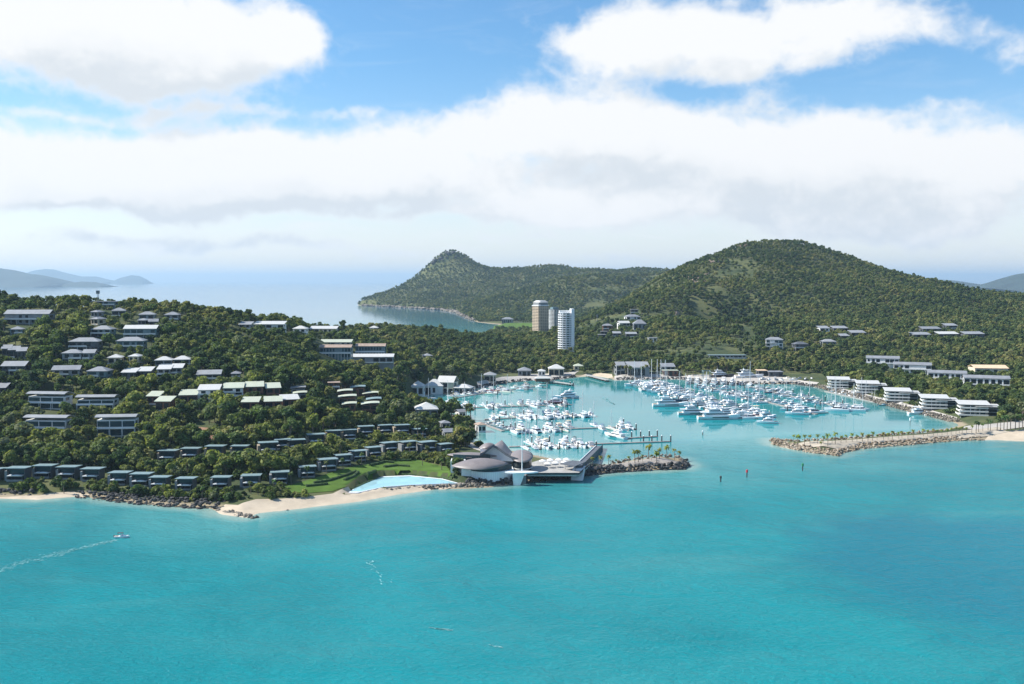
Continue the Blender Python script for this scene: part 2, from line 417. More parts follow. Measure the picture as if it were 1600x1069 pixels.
POOLP = [W(px, py, 1.9) for px, py in [(546, 769), (560, 759), (576, 751), (600, 744.5), (640, 743), (690, 748), (714, 754.5), (680, 756), (640, 757.5), (600, 760.5), (560, 769)]]
POOLC = sum(POOLP, Vector()) / len(POOLP)
def in_poly(poly, x, y):
    c = np.zeros(x.shape, bool); j = len(poly) - 1
    for i in range(len(poly)):
        xi, yi = poly[i]; xj, yj = poly[j]
        c ^= ((yi > y) != (yj > y)) & (x < (xj - xi) * (y - yi) / ((yj - yi) or 1e-9) + xi); j = i
    return c
_pb = [(POOLC.x + (p.x - POOLC.x) * 1.10, POOLC.y + (p.y - POOLC.y) * 1.22) for p in POOLP]

def height(x, y, sd=None):
    x = np.asarray(x, float); y = np.asarray(y, float)
    sh = x.shape; xf = x.ravel(); yf = y.ravel(); b = np.empty(xf.shape)
    for k in range(0, len(xf), 20000):
        b[k:k + 20000] = _phi(xf[k:k + 20000], yf[k:k + 20000]) @ _w
    b = b.reshape(sh) + CT[:, 2].mean()
    hill = np.clip((b - 12) / 60, 0, 1)
    far = np.clip((y - 900) / 800, 0, 1)
    b = b + hill * (2 + 9 * far) * fbm(x / 120 + .3 * y / 120, y / 200, 3, 4) * np.where(y > 2600, 1.5, 1.0)
    if sd is None: sd = sdist(x, y)
    up = np.clip(sd / 16, 0, 1); up = up * up * (3 - 2 * up)
    dn = np.clip(-sd / 12, 0, 1)
    h = np.where(sd > 0, .12 + np.maximum(b, 1.7) * up, .12 - 3.5 * dn)
    return np.where(in_poly(_pb, x, y), np.minimum(h, 1.1), h)

def Hs(x, y): return float(height(np.array([x]), np.array([y]))[0])

def T(px, py, dmax=None):
    """where the line of sight of a pixel meets the ground"""
    a, b = pdir(px, py)
    dmax = dmax or (1100 if px < 540 else 6000)
    d = np.concatenate([np.arange(390, 1400, 2.0), np.arange(1400, 5200, 8.0)])
    g = height(a * d, d) - (CAMH + b * d)
    k = np.nonzero((g > 0) & (d < dmax))[0]
    if not len(k): return T(px, py + 1.5, dmax)
    k = int(k[0])
    if k == 0: return Vector((a * d[0], d[0], CAMH + b * d[0]))
    f = -g[k - 1] / (g[k] - g[k - 1]); dd = d[k - 1] + f * (d[k] - d[k - 1])
    return Vector((a * dd, dd, Hs(a * dd, dd)))

def grid_mesh(name, X, Y, Z, mats, attrs=None, keep=None):
    ni, nj = X.shape
    me = bpy.data.meshes.new(name)
    co = np.stack([X, Y, Z], -1).reshape(-1, 3).astype(np.float32)
    ii, jj = np.meshgrid(np.arange(ni - 1), np.arange(nj - 1), indexing='ij')
    q = np.stack([ii * nj + jj, ii * nj + jj + 1, (ii + 1) * nj + jj + 1, (ii + 1) * nj + jj], -1).reshape(-1, 4)
    if keep is not None: q = q[keep.reshape(-1)]
    me.vertices.add(len(co)); me.vertices.foreach_set('co', co.ravel())
    me.loops.add(q.size); me.loops.foreach_set('vertex_index', q.ravel().astype(np.int32))
    me.polygons.add(len(q)); me.polygons.foreach_set('loop_start', np.arange(0, q.size, 4, dtype=np.int32)); me.polygons.foreach_set('loop_total', np.full(len(q), 4, np.int32))
    me.polygons.foreach_set('use_smooth', np.ones(len(q), bool))
    for k, v in (attrs or {}).items():
        a = me.attributes.new(k, 'FLOAT', 'POINT'); a.data.foreach_set('value', v.astype(np.float32).ravel())
    me.update(calc_edges=True)
    for m in mats: me.materials.append(m)
    o = bpy.data.objects.new(name, me); COL.objects.link(o)
    return o

# ground: one sheet under the whole island and the headland
def ground_mat():
    m = bpy.data.materials.new('ground'); m.use_nodes = True; t = NT(m.node_tree); b = t.n['Principled BSDF']
    ge = t.node('ShaderNodeNewGeometry'); pos = ge.outputs['Position']
    n1 = t.noise(pos, .018, 5, .6); n2 = t.noise(pos, .35, 4, .65); n3 = t.noise(pos, .006, 3, .5)
    c = t.mix(t.sstep(n1, .40, .62), (.050, .070, .032), (.11, .12, .05))
    c = t.mix(t.m('MULTIPLY', t.sstep(n2, .56, .72), .55), c, (.17, .125, .075))
    c = t.mix(t.m('MULTIPLY', t.sstep(n3, .55, .7), .5), c, (.12, .12, .05))
    sx = t.node('ShaderNodeSeparateXYZ'); t.l.new(pos, sx.inputs[0])
    low = t.m('MULTIPLY', t.sstep(sx.outputs[2], 1.5, .4), .9)
    c = t.mix(low, c, (.33, .27, .19))
    t.l.new(c, b.inputs['Base Color']); b.inputs['Roughness'].default_value = .95; b.inputs['Specular IOR Level'].default_value = .15
    return m
_r = np.geomspace(400, 5300, 400); _u = np.linspace(-.86, .86, 430)
GY, GU = np.meshgrid(_r, _u, indexing='ij'); GX = GU * GY
GSD = sdist(GX, GY); GZ = height(GX, GY, GSD)
keep = (GSD > -25); keep = keep[:-1, :-1] | keep[1:, :-1] | keep[:-1, 1:] | keep[1:, 1:]
terrain = tag(grid_mesh('terrain', GX, GY, GZ, [ground_mat()], keep=keep), 'wooded island ground rising from the shore to the hills', 'ground', kind='structure')

# ---------------------------------------------------------------- water
def water_mat():
    m = bpy.data.materials.new('sea water'); m.use_nodes = True; t = NT(m.node_tree); b = t.n['Principled BSDF']
    ge = t.node('ShaderNodeNewGeometry'); pos = ge.outputs['Position']
    sx = t.node('ShaderNodeSeparateXYZ'); t.l.new(pos, sx.inputs[0])
    sh = t.node('ShaderNodeAttribute'); sh.attribute_name = 'shore'; shore = sh.outputs['Fac']
    dp = t.node('ShaderNodeAttribute'); dp.attribute_name = 'deep'; deep = dp.outputs['Fac']  # weight of a dark blue patch, set by position, not by depth
    cm = t.node('ShaderNodeAttribute'); cm.attribute_name = 'calm'; calm = cm.outputs['Fac']
    n1 = t.noise(pos, .010, 4, .55, .5); n2 = t.noise(pos, .035, 4, .6)
    wob = t.m('ADD', shore, t.m('MULTIPLY', t.m('SUBTRACT', n2, .5), 22))
    c = t.mix(t.sstep(wob, 0, 90), (.060, .265, .268), (.003, .212, .236))
    c = t.mix(t.sstep(t.m('ADD', shore, t.m('MULTIPLY', t.m('SUBTRACT', n2, .5), 8)), 1.0, 12), (.24, .36, .32), c)
    sm = t.node('ShaderNodeMapping'); t.l.new(pos, sm.inputs[0]); sm.inputs['Scale'].default_value = (.006, .024, 1); sm.inputs['Rotation'].default_value = (0, 0, .25)
    n4 = t.noise(sm.outputs[0], 1.0, 5, .6, .4)
    c = t.mix(t.m('MULTIPLY', t.sstep(n4, .48, .72), .45), c, (.055, .235, .24))
    c = t.mix(t.m('MULTIPLY', t.sstep(n1, .40, .66), .6), c, (.002, .155, .178))
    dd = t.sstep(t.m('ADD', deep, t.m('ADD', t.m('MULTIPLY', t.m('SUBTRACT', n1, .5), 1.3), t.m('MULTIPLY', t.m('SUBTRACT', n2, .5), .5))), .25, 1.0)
    c = t.mix(t.m('MULTIPLY', dd, .75), c, (.0, .140, .200))  # darker blue mixed into the water colour inside the patch
    c = t.mix(t.sstep(sx.outputs[1], 1300, 3000), c, (.015, .11, .17))
    t.l.new(c, b.inputs['Base Color'])
    b.inputs['Roughness'].default_value = .17; b.inputs['IOR'].default_value = 1.33; b.inputs['Specular IOR Level'].default_value = .22
    mp = t.node('ShaderNodeMapping'); t.l.new(pos, mp.inputs[0]); mp.inputs['Scale'].default_value = (1, 1.5, 1); mp.inputs['Rotation'].default_value = (0, 0, .35)
    w1 = t.noise(mp.outputs[0], .55, 4, .6, .6); w2 = t.noise(mp.outputs[0], .07, 2, .5, .6)
    hgt = t.m('ADD', t.m('MULTIPLY', w1, .55), t.m('MULTIPLY', w2, 1.1))
    bp = t.node('ShaderNodeBump'); t.l.new(hgt, bp.inputs['Height'])
    t.l.new(t.lin(calm, 0, 1, .85, .018), bp.inputs['Strength']); t.l.new(t.lin(calm, 0, 1, .17, .07), b.inputs['Roughness']); bp.inputs['Distance'].default_value = 1.0
    t.l.new(bp.outputs[0], b.inputs['Normal'])
    return m
SEA = water_mat()
_r = np.concatenate([np.linspace(60, 420, 60), np.geomspace(424, 2600, 230), np.geomspace(2700, 60000, 40)])
_u = np.concatenate([[-40, -8, -2.5, -1.3], np.linspace(-.9, .9, 330), [1.3, 2.5, 8, 40]])
YY, UU = np.meshgrid(_r, _u, indexing='ij'); XX = UU * YY
XX = np.clip(XX, -60000, 60000)
_sd = np.full(XX.shape, -400.0); nearm = (YY < 2700) & (np.abs(UU) < .91)
_sd[nearm] = sdist(XX[nearm], YY[nearm])
_shore = np.clip(-_sd, 0, 400)
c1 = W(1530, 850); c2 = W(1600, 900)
_dark_patch = np.exp(-(((XX - c1.x) / 75) ** 2 + ((YY - c1.y) / 52) ** 2)) * 1.25 + 1.0 * np.exp(-(((XX - c2.x - 40) / 100) ** 2 + ((YY - 300) / 70) ** 2))  # two soft ovals where the water colour turns darker blue
# sheltered water inside the breakwaters and in the bay beyond is calm
_calm = np.clip((YY - 440 - np.clip(XX, 0, 400) * .30) / 150, 0, 1)
_calm = np.where(YY > 2600, 1 - .10 * np.clip((YY - 2600) / 3000, 0, 1), _calm)
water = tag(grid_mesh('water', XX, YY, np.zeros_like(XX), [SEA], attrs={'shore': _shore, 'deep': _dark_patch, 'calm': _calm}), 'turquoise sea around the island and in the marina', 'sea', kind='structure')
_ring = MB()
_ring.add([(-60000, -60000, 0), (60000, -60000, 0), (60000, 60, 0), (-60000, 60, 0)], [(0, 1, 2, 3)])
o = _ring.build('water', SEA); o.data.attributes.new('shore', 'FLOAT', 'POINT').data.foreach_set('value', [300.0] * 4)
tag(o, 'open sea below and behind the viewpoint', 'sea', kind='structure')

# ---------------------------------------------------------------- islands far off on the horizon
def far_island(name, label, d, prof, depth, seed, zmul=1.0):
    """prof: skyline points (px, py) at distance d"""
    xs = np.linspace(prof[0][0], prof[-1][0], 90)
    ys = np.interp(xs, [p[0] for p in prof], [p[1] for p in prof])
    v = np.linspace(-1, 1, 24)
    a = (xs - 800) / FPX
    top = CAMH + np.array([pdir(800, y)[1] for y in ys]) * d
    V, A = np.meshgrid(v, a, indexing='ij')
    Y = d + V * depth; X = A * d
    Hh = np.maximum(top, 0)[None, :] * np.clip(1 - np.abs(V) ** 1.6, 0, 1)
    Hh = Hh * (1 + .25 * (1 - np.abs(V)) * 0) + fbm(X / 260, Y / 260, seed, 4) * np.minimum(Hh * .16, 22) * np.clip(np.abs(V) * 2.2, .15, 1)
    Hh = np.where(np.abs(V) > .98, -5, Hh)
    return tag(grid_mesh(name, X, Y, Hh, [ISLM]), label, 'island', kind='structure')
ISLM = mat('distant scrub', (.028, .048, .040), .95, .3, .004)
far_island('distant_hills', 'blue hazy island ridge sloping down to the sea', 15000, [(-320, 425), (-120, 412), (0, 419), (20, 422), (45, 428), (60, 429), (85, 435), (101, 443), (104, 446)], 1100, 21)
far_island('distant_hills', 'small low dark islet beside the blue ridge', 15200, [(103, 446), (112, 442), (130, 440), (150, 441), (165, 444), (171, 447)], 400, 22)
far_island('distant_hills', 'paler humped island far behind the blue ridge', 28000, [(40, 432), (55, 423), (72, 420.5), (85, 421), (105, 427), (128, 432), (150, 432), (165, 436), (182, 440)], 1200, 23)
far_island('distant_hills', 'small pale dome island standing alone on horizon', 28000, [(178, 440), (190, 434), (207, 430), (218, 431), (228, 436), (232, 440)], 500, 24)
far_island('distant_hills', 'pale blue island ridge behind the big hill', 11500, [(1440, 446), (1470, 437), (1485, 438), (1510, 442), (1535, 447), (1560, 449)], 900, 25)
far_island('distant_hills', 'higher blue island beyond the big hill', 9500, [(1530, 450), (1550, 443), (1575, 434), (1600, 427), (1660, 420), (1760, 424), (1850, 444)], 800, 26)

# ================================================================ BUILDINGS
def darken(c, k): return tuple(x * k for x in c)
CLEAR = []        # (px0, px1, py0, py1, depth) : the photograph shows these walls, so nothing tall grows in front of them
FOOT = []         # (x, y, radius) : nothing grows inside
LAND = []         # (px, py, depth, short phrase) : landmarks that the trees' labels refer to
ORD = ['first', 'second', 'third', 'fourth', 'fifth', 'sixth', 'seventh', 'eighth', 'ninth', 'tenth', 'eleventh', 'twelfth', 'thirteenth', 'fourteenth', 'fifteenth', 'sixteenth', 'seventeenth', 'eighteenth', 'nineteenth', 'twentieth',
       'twenty-first', 'twenty-second', 'twenty-third', 'twenty-fourth', 'twenty-fifth', 'twenty-sixth', 'twenty-seventh', 'twenty-eighth', 'twenty-ninth', 'thirtieth', 'thirty-first', 'thirty-second', 'thirty-third', 'thirty-fourth', 'thirty-fifth', 'thirty-sixth', 'thirty-seventh', 'thirty-eighth', 'thirty-ninth', 'fortieth']

def claim(x0, x1, y0, y1, d, short, foot, loc, cover=.64):
    CLEAR.append((x0 - 1, x1 + 1, y0 - 1, y1, d, cover)); FOOT.append((loc[0], loc[1], foot)); LAND.append(((x0 + x1) / 2, y1, d, short))

def roof_mesh(mb, kind, w, dp, z, ov, th=.25, rise=None, flip=1):
    x0, x1, y0, y1 = -w / 2 - ov, w / 2 + ov, -dp / 2 - ov, dp / 2 + ov
    if kind == 'flat': mb.box(x0, x1, y0, y1, z, z + th)
    elif kind == 'skillion':          # one slope, high at the front
        r = rise or dp * .16
        mb.hexa([(x0, y0, z + r), (x1, y0, z + r), (x1, y1, z), (x0, y1, z), (x0, y0, z + r + th), (x1, y0, z + r + th), (x1, y1, z + th), (x0, y1, z + th)])
    elif kind == 'backskillion':      # one slope, low at the front
        r = rise or dp * .22
        mb.hexa([(x0, y0, z), (x1, y0, z), (x1, y1, z + r), (x0, y1, z + r), (x0, y0, z + th), (x1, y0, z + th), (x1, y1, z + r + th), (x0, y1, z + r + th)])
    elif kind == 'gable':             # ridge along the length
        r = rise or dp * .24
        mb.loft([[(x, y0, z), (x, 0, z + r), (x, y1, z), (x, y1, z + th), (x, 0, z + r + th), (x, y0, z + th)] for x in (x0, x1)])
    elif kind == 'hip':
        r = rise or min(w, dp) * .24; k = min(w, dp) / 2 * .92
        if w >= dp: a, b = (-w / 2 + k, 0), (w / 2 - k, 0)
        else: a, b = (0, -dp / 2 + k), (0, dp / 2 - k)
        vs = [(x0, y0, z), (x1, y0, z), (x1, y1, z), (x0, y1, z), (x0, y0, z + th), (x1, y0, z + th), (x1, y1, z + th), (x0, y1, z + th), (a[0], a[1], z + r + th), (b[0], b[1], z + r + th)]
        fs = [(3, 2, 1, 0), (0, 1, 5, 4), (1, 2, 6, 5), (2, 3, 7, 6), (3, 0, 4, 7)]
        fs += [(4, 5, 9, 8), (5, 6, 9), (6, 7, 8, 9), (7, 4, 8)] if w >= dp else [(4, 5, 8), (5, 6, 9, 8), (6, 7, 9), (7, 4, 8, 9)]
        mb.add(vs, fs)
    elif kind == 'barrel':            # rolled over the front like a wave, along the length
        r = rise or dp * .2; rings = []
        for x in (x0, x1):
            up = [(x, y0 + (y1 - y0) * i / 10, z + r * math.sin(math.pi * (.12 + .88 * i / 10) if i < 10 else math.pi) ** .8) for i in range(11)]
            up = [(x, y0 + (y1 - y0) * i / 10, z + r * max(0, math.sin(math.pi * (.22 + .70 * i / 10)))) for i in range(11)]
            rings.append(up + [(p[0], p[1], p[2] - th) for p in reversed(up)])
        mb.loft(rings)
    elif kind == 'arc':               # curved across the width
        r = rise or w * .13; rings = []
        for y in (y0, y1):
            up = [(x0 + (x1 - x0) * i / 10, y, z + r * math.sin(math.pi * (.10 + .55 * i / 10))) for i in range(11)]
            rings.append(up + [(p[0], p[1], p[2] - th) for p in reversed(up)])
        mb.loft(rings)

def house(name, label, cat, px, roof='hip', rmat=ROOFG, wmat=GREYW, floors=2, depth=9.0, yaw=0.0, group=None, short=None, bal=True, rail=OFFW, glass=GLASS, ov=.7, rise=None, nwin=None, balmat=None, side=True, hmin=3.2, wide=1.0, clear=True, wfrac=None):
    x0, x1, yr, yb = px
    g = T((x0 + x1) / 2, yb, 1500 if x1 < 760 else None); d = g.y
    w = max(5.0, (x1 - x0) / FPX * d * wide * .92 - 2 * ov * .6)
    hh = max(hmin, (yb - yr) / FPX * d - .25 * depth * (CAMH - g.z) / d)
    fh = hh / floors
    loc = Vector((g.x, g.y + depth / 2, g.z + .1))
    zb = min(Hs(loc.x - w / 2, loc.y - depth / 2), Hs(loc.x + w / 2, loc.y - depth / 2), loc.z) - loc.z - .6
    r = empty(name, loc, yaw); tag(r, label, cat, group)
    mb = MB(); mb.box(-w / 2, w / 2, -depth / 2, depth / 2, zb, hh)
    if roof == 'gable':
        rr = rise or depth * .24
        for s in (-w / 2 + .05, w / 2 - .25): mb.prism([(s, -depth / 2 + .1), (s + .2, -depth / 2 + .1), (s + .2, depth / 2 - .1), (s, depth / 2 - .1)], hh - .1, lambda x, y: hh + rr * (1 - abs(y) / (depth / 2)))
    if roof == 'skillion':
        rr = rise or depth * .16
        mb.prism([(-w / 2 + .1, -depth / 2 + .1), (w / 2 - .1, -depth / 2 + .1), (w / 2 - .1, depth / 2 - .1), (-w / 2 + .1, depth / 2 - .1)], hh - .1, lambda x, y: hh + rr * (.5 - y / depth) * .93 + .02)
    mb.build('wall', wmat, r)
    rm = MB(); roof_mesh(rm, roof, w, depth, hh + .02, ov, rise=rise); rm.build('roof', rmat, r)
    n = nwin or max(2, min(10, int(w / 4.2)))
    for f in range(floors):
        for i in range(n):
            cx = -w / 2 + (i + .5) * w / n; ww = w / n * (wfrac or rnd.choice((.45, .62, .78, .88)))
            if n > 2 and not wfrac and rnd.random() < .14: continue
            b = MB(); b.box(cx - ww / 2, cx + ww / 2, -depth / 2 - .06, -depth / 2 + .1, f * fh + fh * (.08 if ww > 2.4 else .3), f * fh + fh * .84); b.build('window', glass, r)
        if side:
            for s in (-1, 1):
                b = MB(); b.box(min(s * (w / 2 + .06), s * (w / 2 - .1)), max(s * (w / 2 + .06), s * (w / 2 - .1)), -depth * .28, depth * .1, f * fh + fh * .3, f * fh + fh * .8); b.build('window', glass, r)
        if bal and (f > 0 or floors == 1):
            ba, bb = (-w / 2 - .2, w / 2 + .2) if (wfrac or rail is WHITE or rnd.random() < .45) else ((-w / 2 - .2, w * .12) if rnd.random() < .5 else (-w * .15, w / 2 + .2))
            b = MB(); b.box(ba, bb, -depth / 2 - 1.7, -depth / 2 - .02, f * fh - .22, f * fh)
            b.box(ba, bb, -depth / 2 - 1.7, -depth / 2 - 1.62, f * fh, f * fh + .85); b.build('balcony', balmat or rail, r)
            if f > 0:
                for i in range(0, n + 1, 1 if rail is WHITE else 2):
                    xx = ba + .2 + i * (bb - ba - .4) / n; MB().box(xx - .1, xx + .1, -depth / 2 - 1.6, -depth / 2 - 1.4, zb if f == 1 else (f - 1) * fh, f * fh - .23).build('post', rail, r)
    if clear: claim(x0, x1, yr, yb, d, short or label, max(w, depth) * .55 + 1.0, loc)
    return r

# ---------------- two rows of waterfront villas, one below the other on the shore
def villa_proto(upper):
    r = empty('waterfront_villa', (0, 0, 0))
    w, dp = 9.6, 8.0
    b = MB(); b.box(-w / 2, w / 2, -dp / 2 + 1.6, dp / 2, -3, 6.1); b.box(-w / 2, -w / 2 + .35, -dp / 2, -dp / 2 + 1.6, -3, 6.1); b.box(w / 2 - .35, w / 2, -dp / 2, -dp / 2 + 1.6, -3, 6.1)
    b.build('wall', DKGREY, r)
    b = MB(); b.box(-w / 2 - 1.5, -w / 2 - .02, -dp / 2 + .4, dp / 2 - 1.5, -3, 5.2); b.build('stone_wall', STONE if upper else GREYW, r)
    b = MB(); b.box(-w / 2 + .5, w / 2 - .5, -dp / 2 + 1.45, -dp / 2 + 1.62, 3.35, 5.7); b.build('window', GLASSB, r)
    b = MB(); b.box(-w / 2 + .5, w / 2 - .5, -dp / 2 + 1.45, -dp / 2 + 1.62, .2, 2.6); b.build('window', GLASS, r)
    b = MB(); z0 = 6.25
    b.hexa([(-w / 2 - 1.0, -dp / 2 - 1.5, z0 + .5), (w / 2 + 1.0, -dp / 2 - 1.5, z0 + .5), (w / 2 + 1.0, dp / 2 + .6, z0), (-w / 2 - 1.0, dp / 2 + .6, z0), (-w / 2 - 1.0, -dp / 2 - 1.5, z0 + .85), (w / 2 + 1.0, -dp / 2 - 1.5, z0 + .85), (w / 2 + 1.0, dp / 2 + .6, z0 + .25), (-w / 2 - 1.0, dp / 2 + .6, z0 + .25)])
    b.build('roof', ROOFS, r)
    b = MB(); b.box(-w / 2 + .6, w / 2 - .8, -dp / 2 - 1.9, -dp / 2 + 1.44, 2.75, 3.05); te = b.build('terrace', OFFW, r)
    b = MB(); b.box(-1.0, 2.6, -dp / 2 - 1.5, -dp / 2 + .3, 3.05, 3.35); b.box(-3.2, -1.9, -dp / 2 - 1.2, -dp / 2 + .6, 3.05, 3.4); b.build('lounge', WHITE, te)
    b = MB(); b.box(-w / 2 + .4, w / 2 - .6, -dp / 2 - 1.5, -dp / 2 + 1.44, -.25, 0); b.box(-w / 2 + .4, w / 2 - .6, -dp / 2 - 1.5, -dp / 2 - 1.4, 0, .9); b.build('balcony', GREYW if not upper else OFFW, r)
    for x in (-w / 2 + .7, w / 2 - .9):
        MB().box(x - .12, x + .12, -dp / 2 - 1.3, -dp / 2 - 1.06, -3, 2.74).build('post', DKGREY, r)
    return r
V1 = [(8, 42, 722, 756), (51, 83, 717, 751), (88, 120, 720, 753), (126, 158, 723, 756), (169, 201, 727, 762), (203, 235, 732, 764), (233, 263, 738, 768), (274, 304, 741, 770), (329, 359, 741, 768), (375, 406, 739, 766), (420, 450, 734, 760), (465, 492, 726, 750), (495, 525, 719, 740), (523, 546, 711, 731), (546, 570, 705, 724), (570, 594, 700, 718), (594, 619, 694, 711), (623, 649, 692, 710), (652, 679, 692, 711), (682, 705, 693, 712), (-34, 0, 724, 758)]
V2 = [(246, 276, 695, 724), (282, 311, 692, 720), (320, 350, 691, 717), (360, 387, 689, 715), (401, 432, 687, 712), (433, 446, 683, 704), (447, 475, 678, 706), (477, 506, 672, 698), (507, 532, 667, 690), (532, 556, 663, 688), (558, 583, 660, 683), (589, 612, 657, 680), (614, 639, 658, 681), (643, 666, 664, 686)]
def villas(rows, upper, yaws):
    proto = None; wn = 'upper' if upper else 'lower'
    order = sorted(range(len(rows)), key=lambda i: rows[i][0])
    for rank, i in enumerate(order):
        x0, x1, yr, yb = rows[i]
        if proto is None: proto = villa_proto(upper); o = proto
        else: o = copy_tree(proto)
        g = T((x0 + x1) / 2, yb - (4 if not upper else 1)); d = g.y
        s = (x1 - x0) / FPX * d / 11.6; s = min(1.12, max(.72, s))
        o.location = (g.x, g.y + 4 * s, g.z + (.4 if upper else .2)); o.rotation_euler = (0, 0, yaws((x0 + x1) / 2)); o.scale = (s, s, min(s, (yb - yr) / FPX * d / 7.0))
        if x0 < 0: lab = 'dark waterfront villa cut by the picture edge at the western end of shoreline row'
        elif upper: lab = f'dark two storey villa with stone side wall, {ORD[rank]} from west in the upper row'
        else: lab = f'dark villa with white terrace slab over rocks, {ORD[rank]} from west in the shoreline row'
        tag(o, lab, 'villa', 'waterfront villas in the upper row' if upper else 'waterfront villas in the shoreline row')
        sh = f'the {ORD[rank]} villa from west in {wn} row'
        claim(x0, x1, yr, yb - 2, d, sh, 8.0 * s, (g.x, g.y + 3, 0), .28)
        bpy.context.view_layer.update() if False else None
villas(V1, False, lambda x: 0.0 if x < 330 else min(.55, (x - 330) / 500))
villas(V2, True, lambda x: 0.0 if x < 380 else .30)

# ---------------- white houses with rolled roofs
for i, (px, lab, sh) in enumerate([((40, 108, 619, 639), 'white modern house with rolled silver roof and round porthole end wall', 'the porthole end white house'),
                                   ((117, 181, 624, 640), 'low white house with rolled silver roof half hidden by a tall gum', 'the low rolled roof house'),
                                   ((35, 110, 656, 680), 'long white house with rolled silver roof and stepped white terraces', 'the terraced rolled roof house'),
                                   ((147, 213, 655, 682), 'white house on stilts with rolled silver roof above the dark shore villas', 'the stilted rolled roof house')]):
    r = house('hillside_house', lab, 'house', px, 'barrel', ROOFG, OFFW, 2, 9.0, (-.12, .05, -.08, .12)[i], 'white houses with rolled roofs', sh, glass=GLASSB, ov=1.0, nwin=3, wfrac=.93, rise=2.6, rail=WHITE)

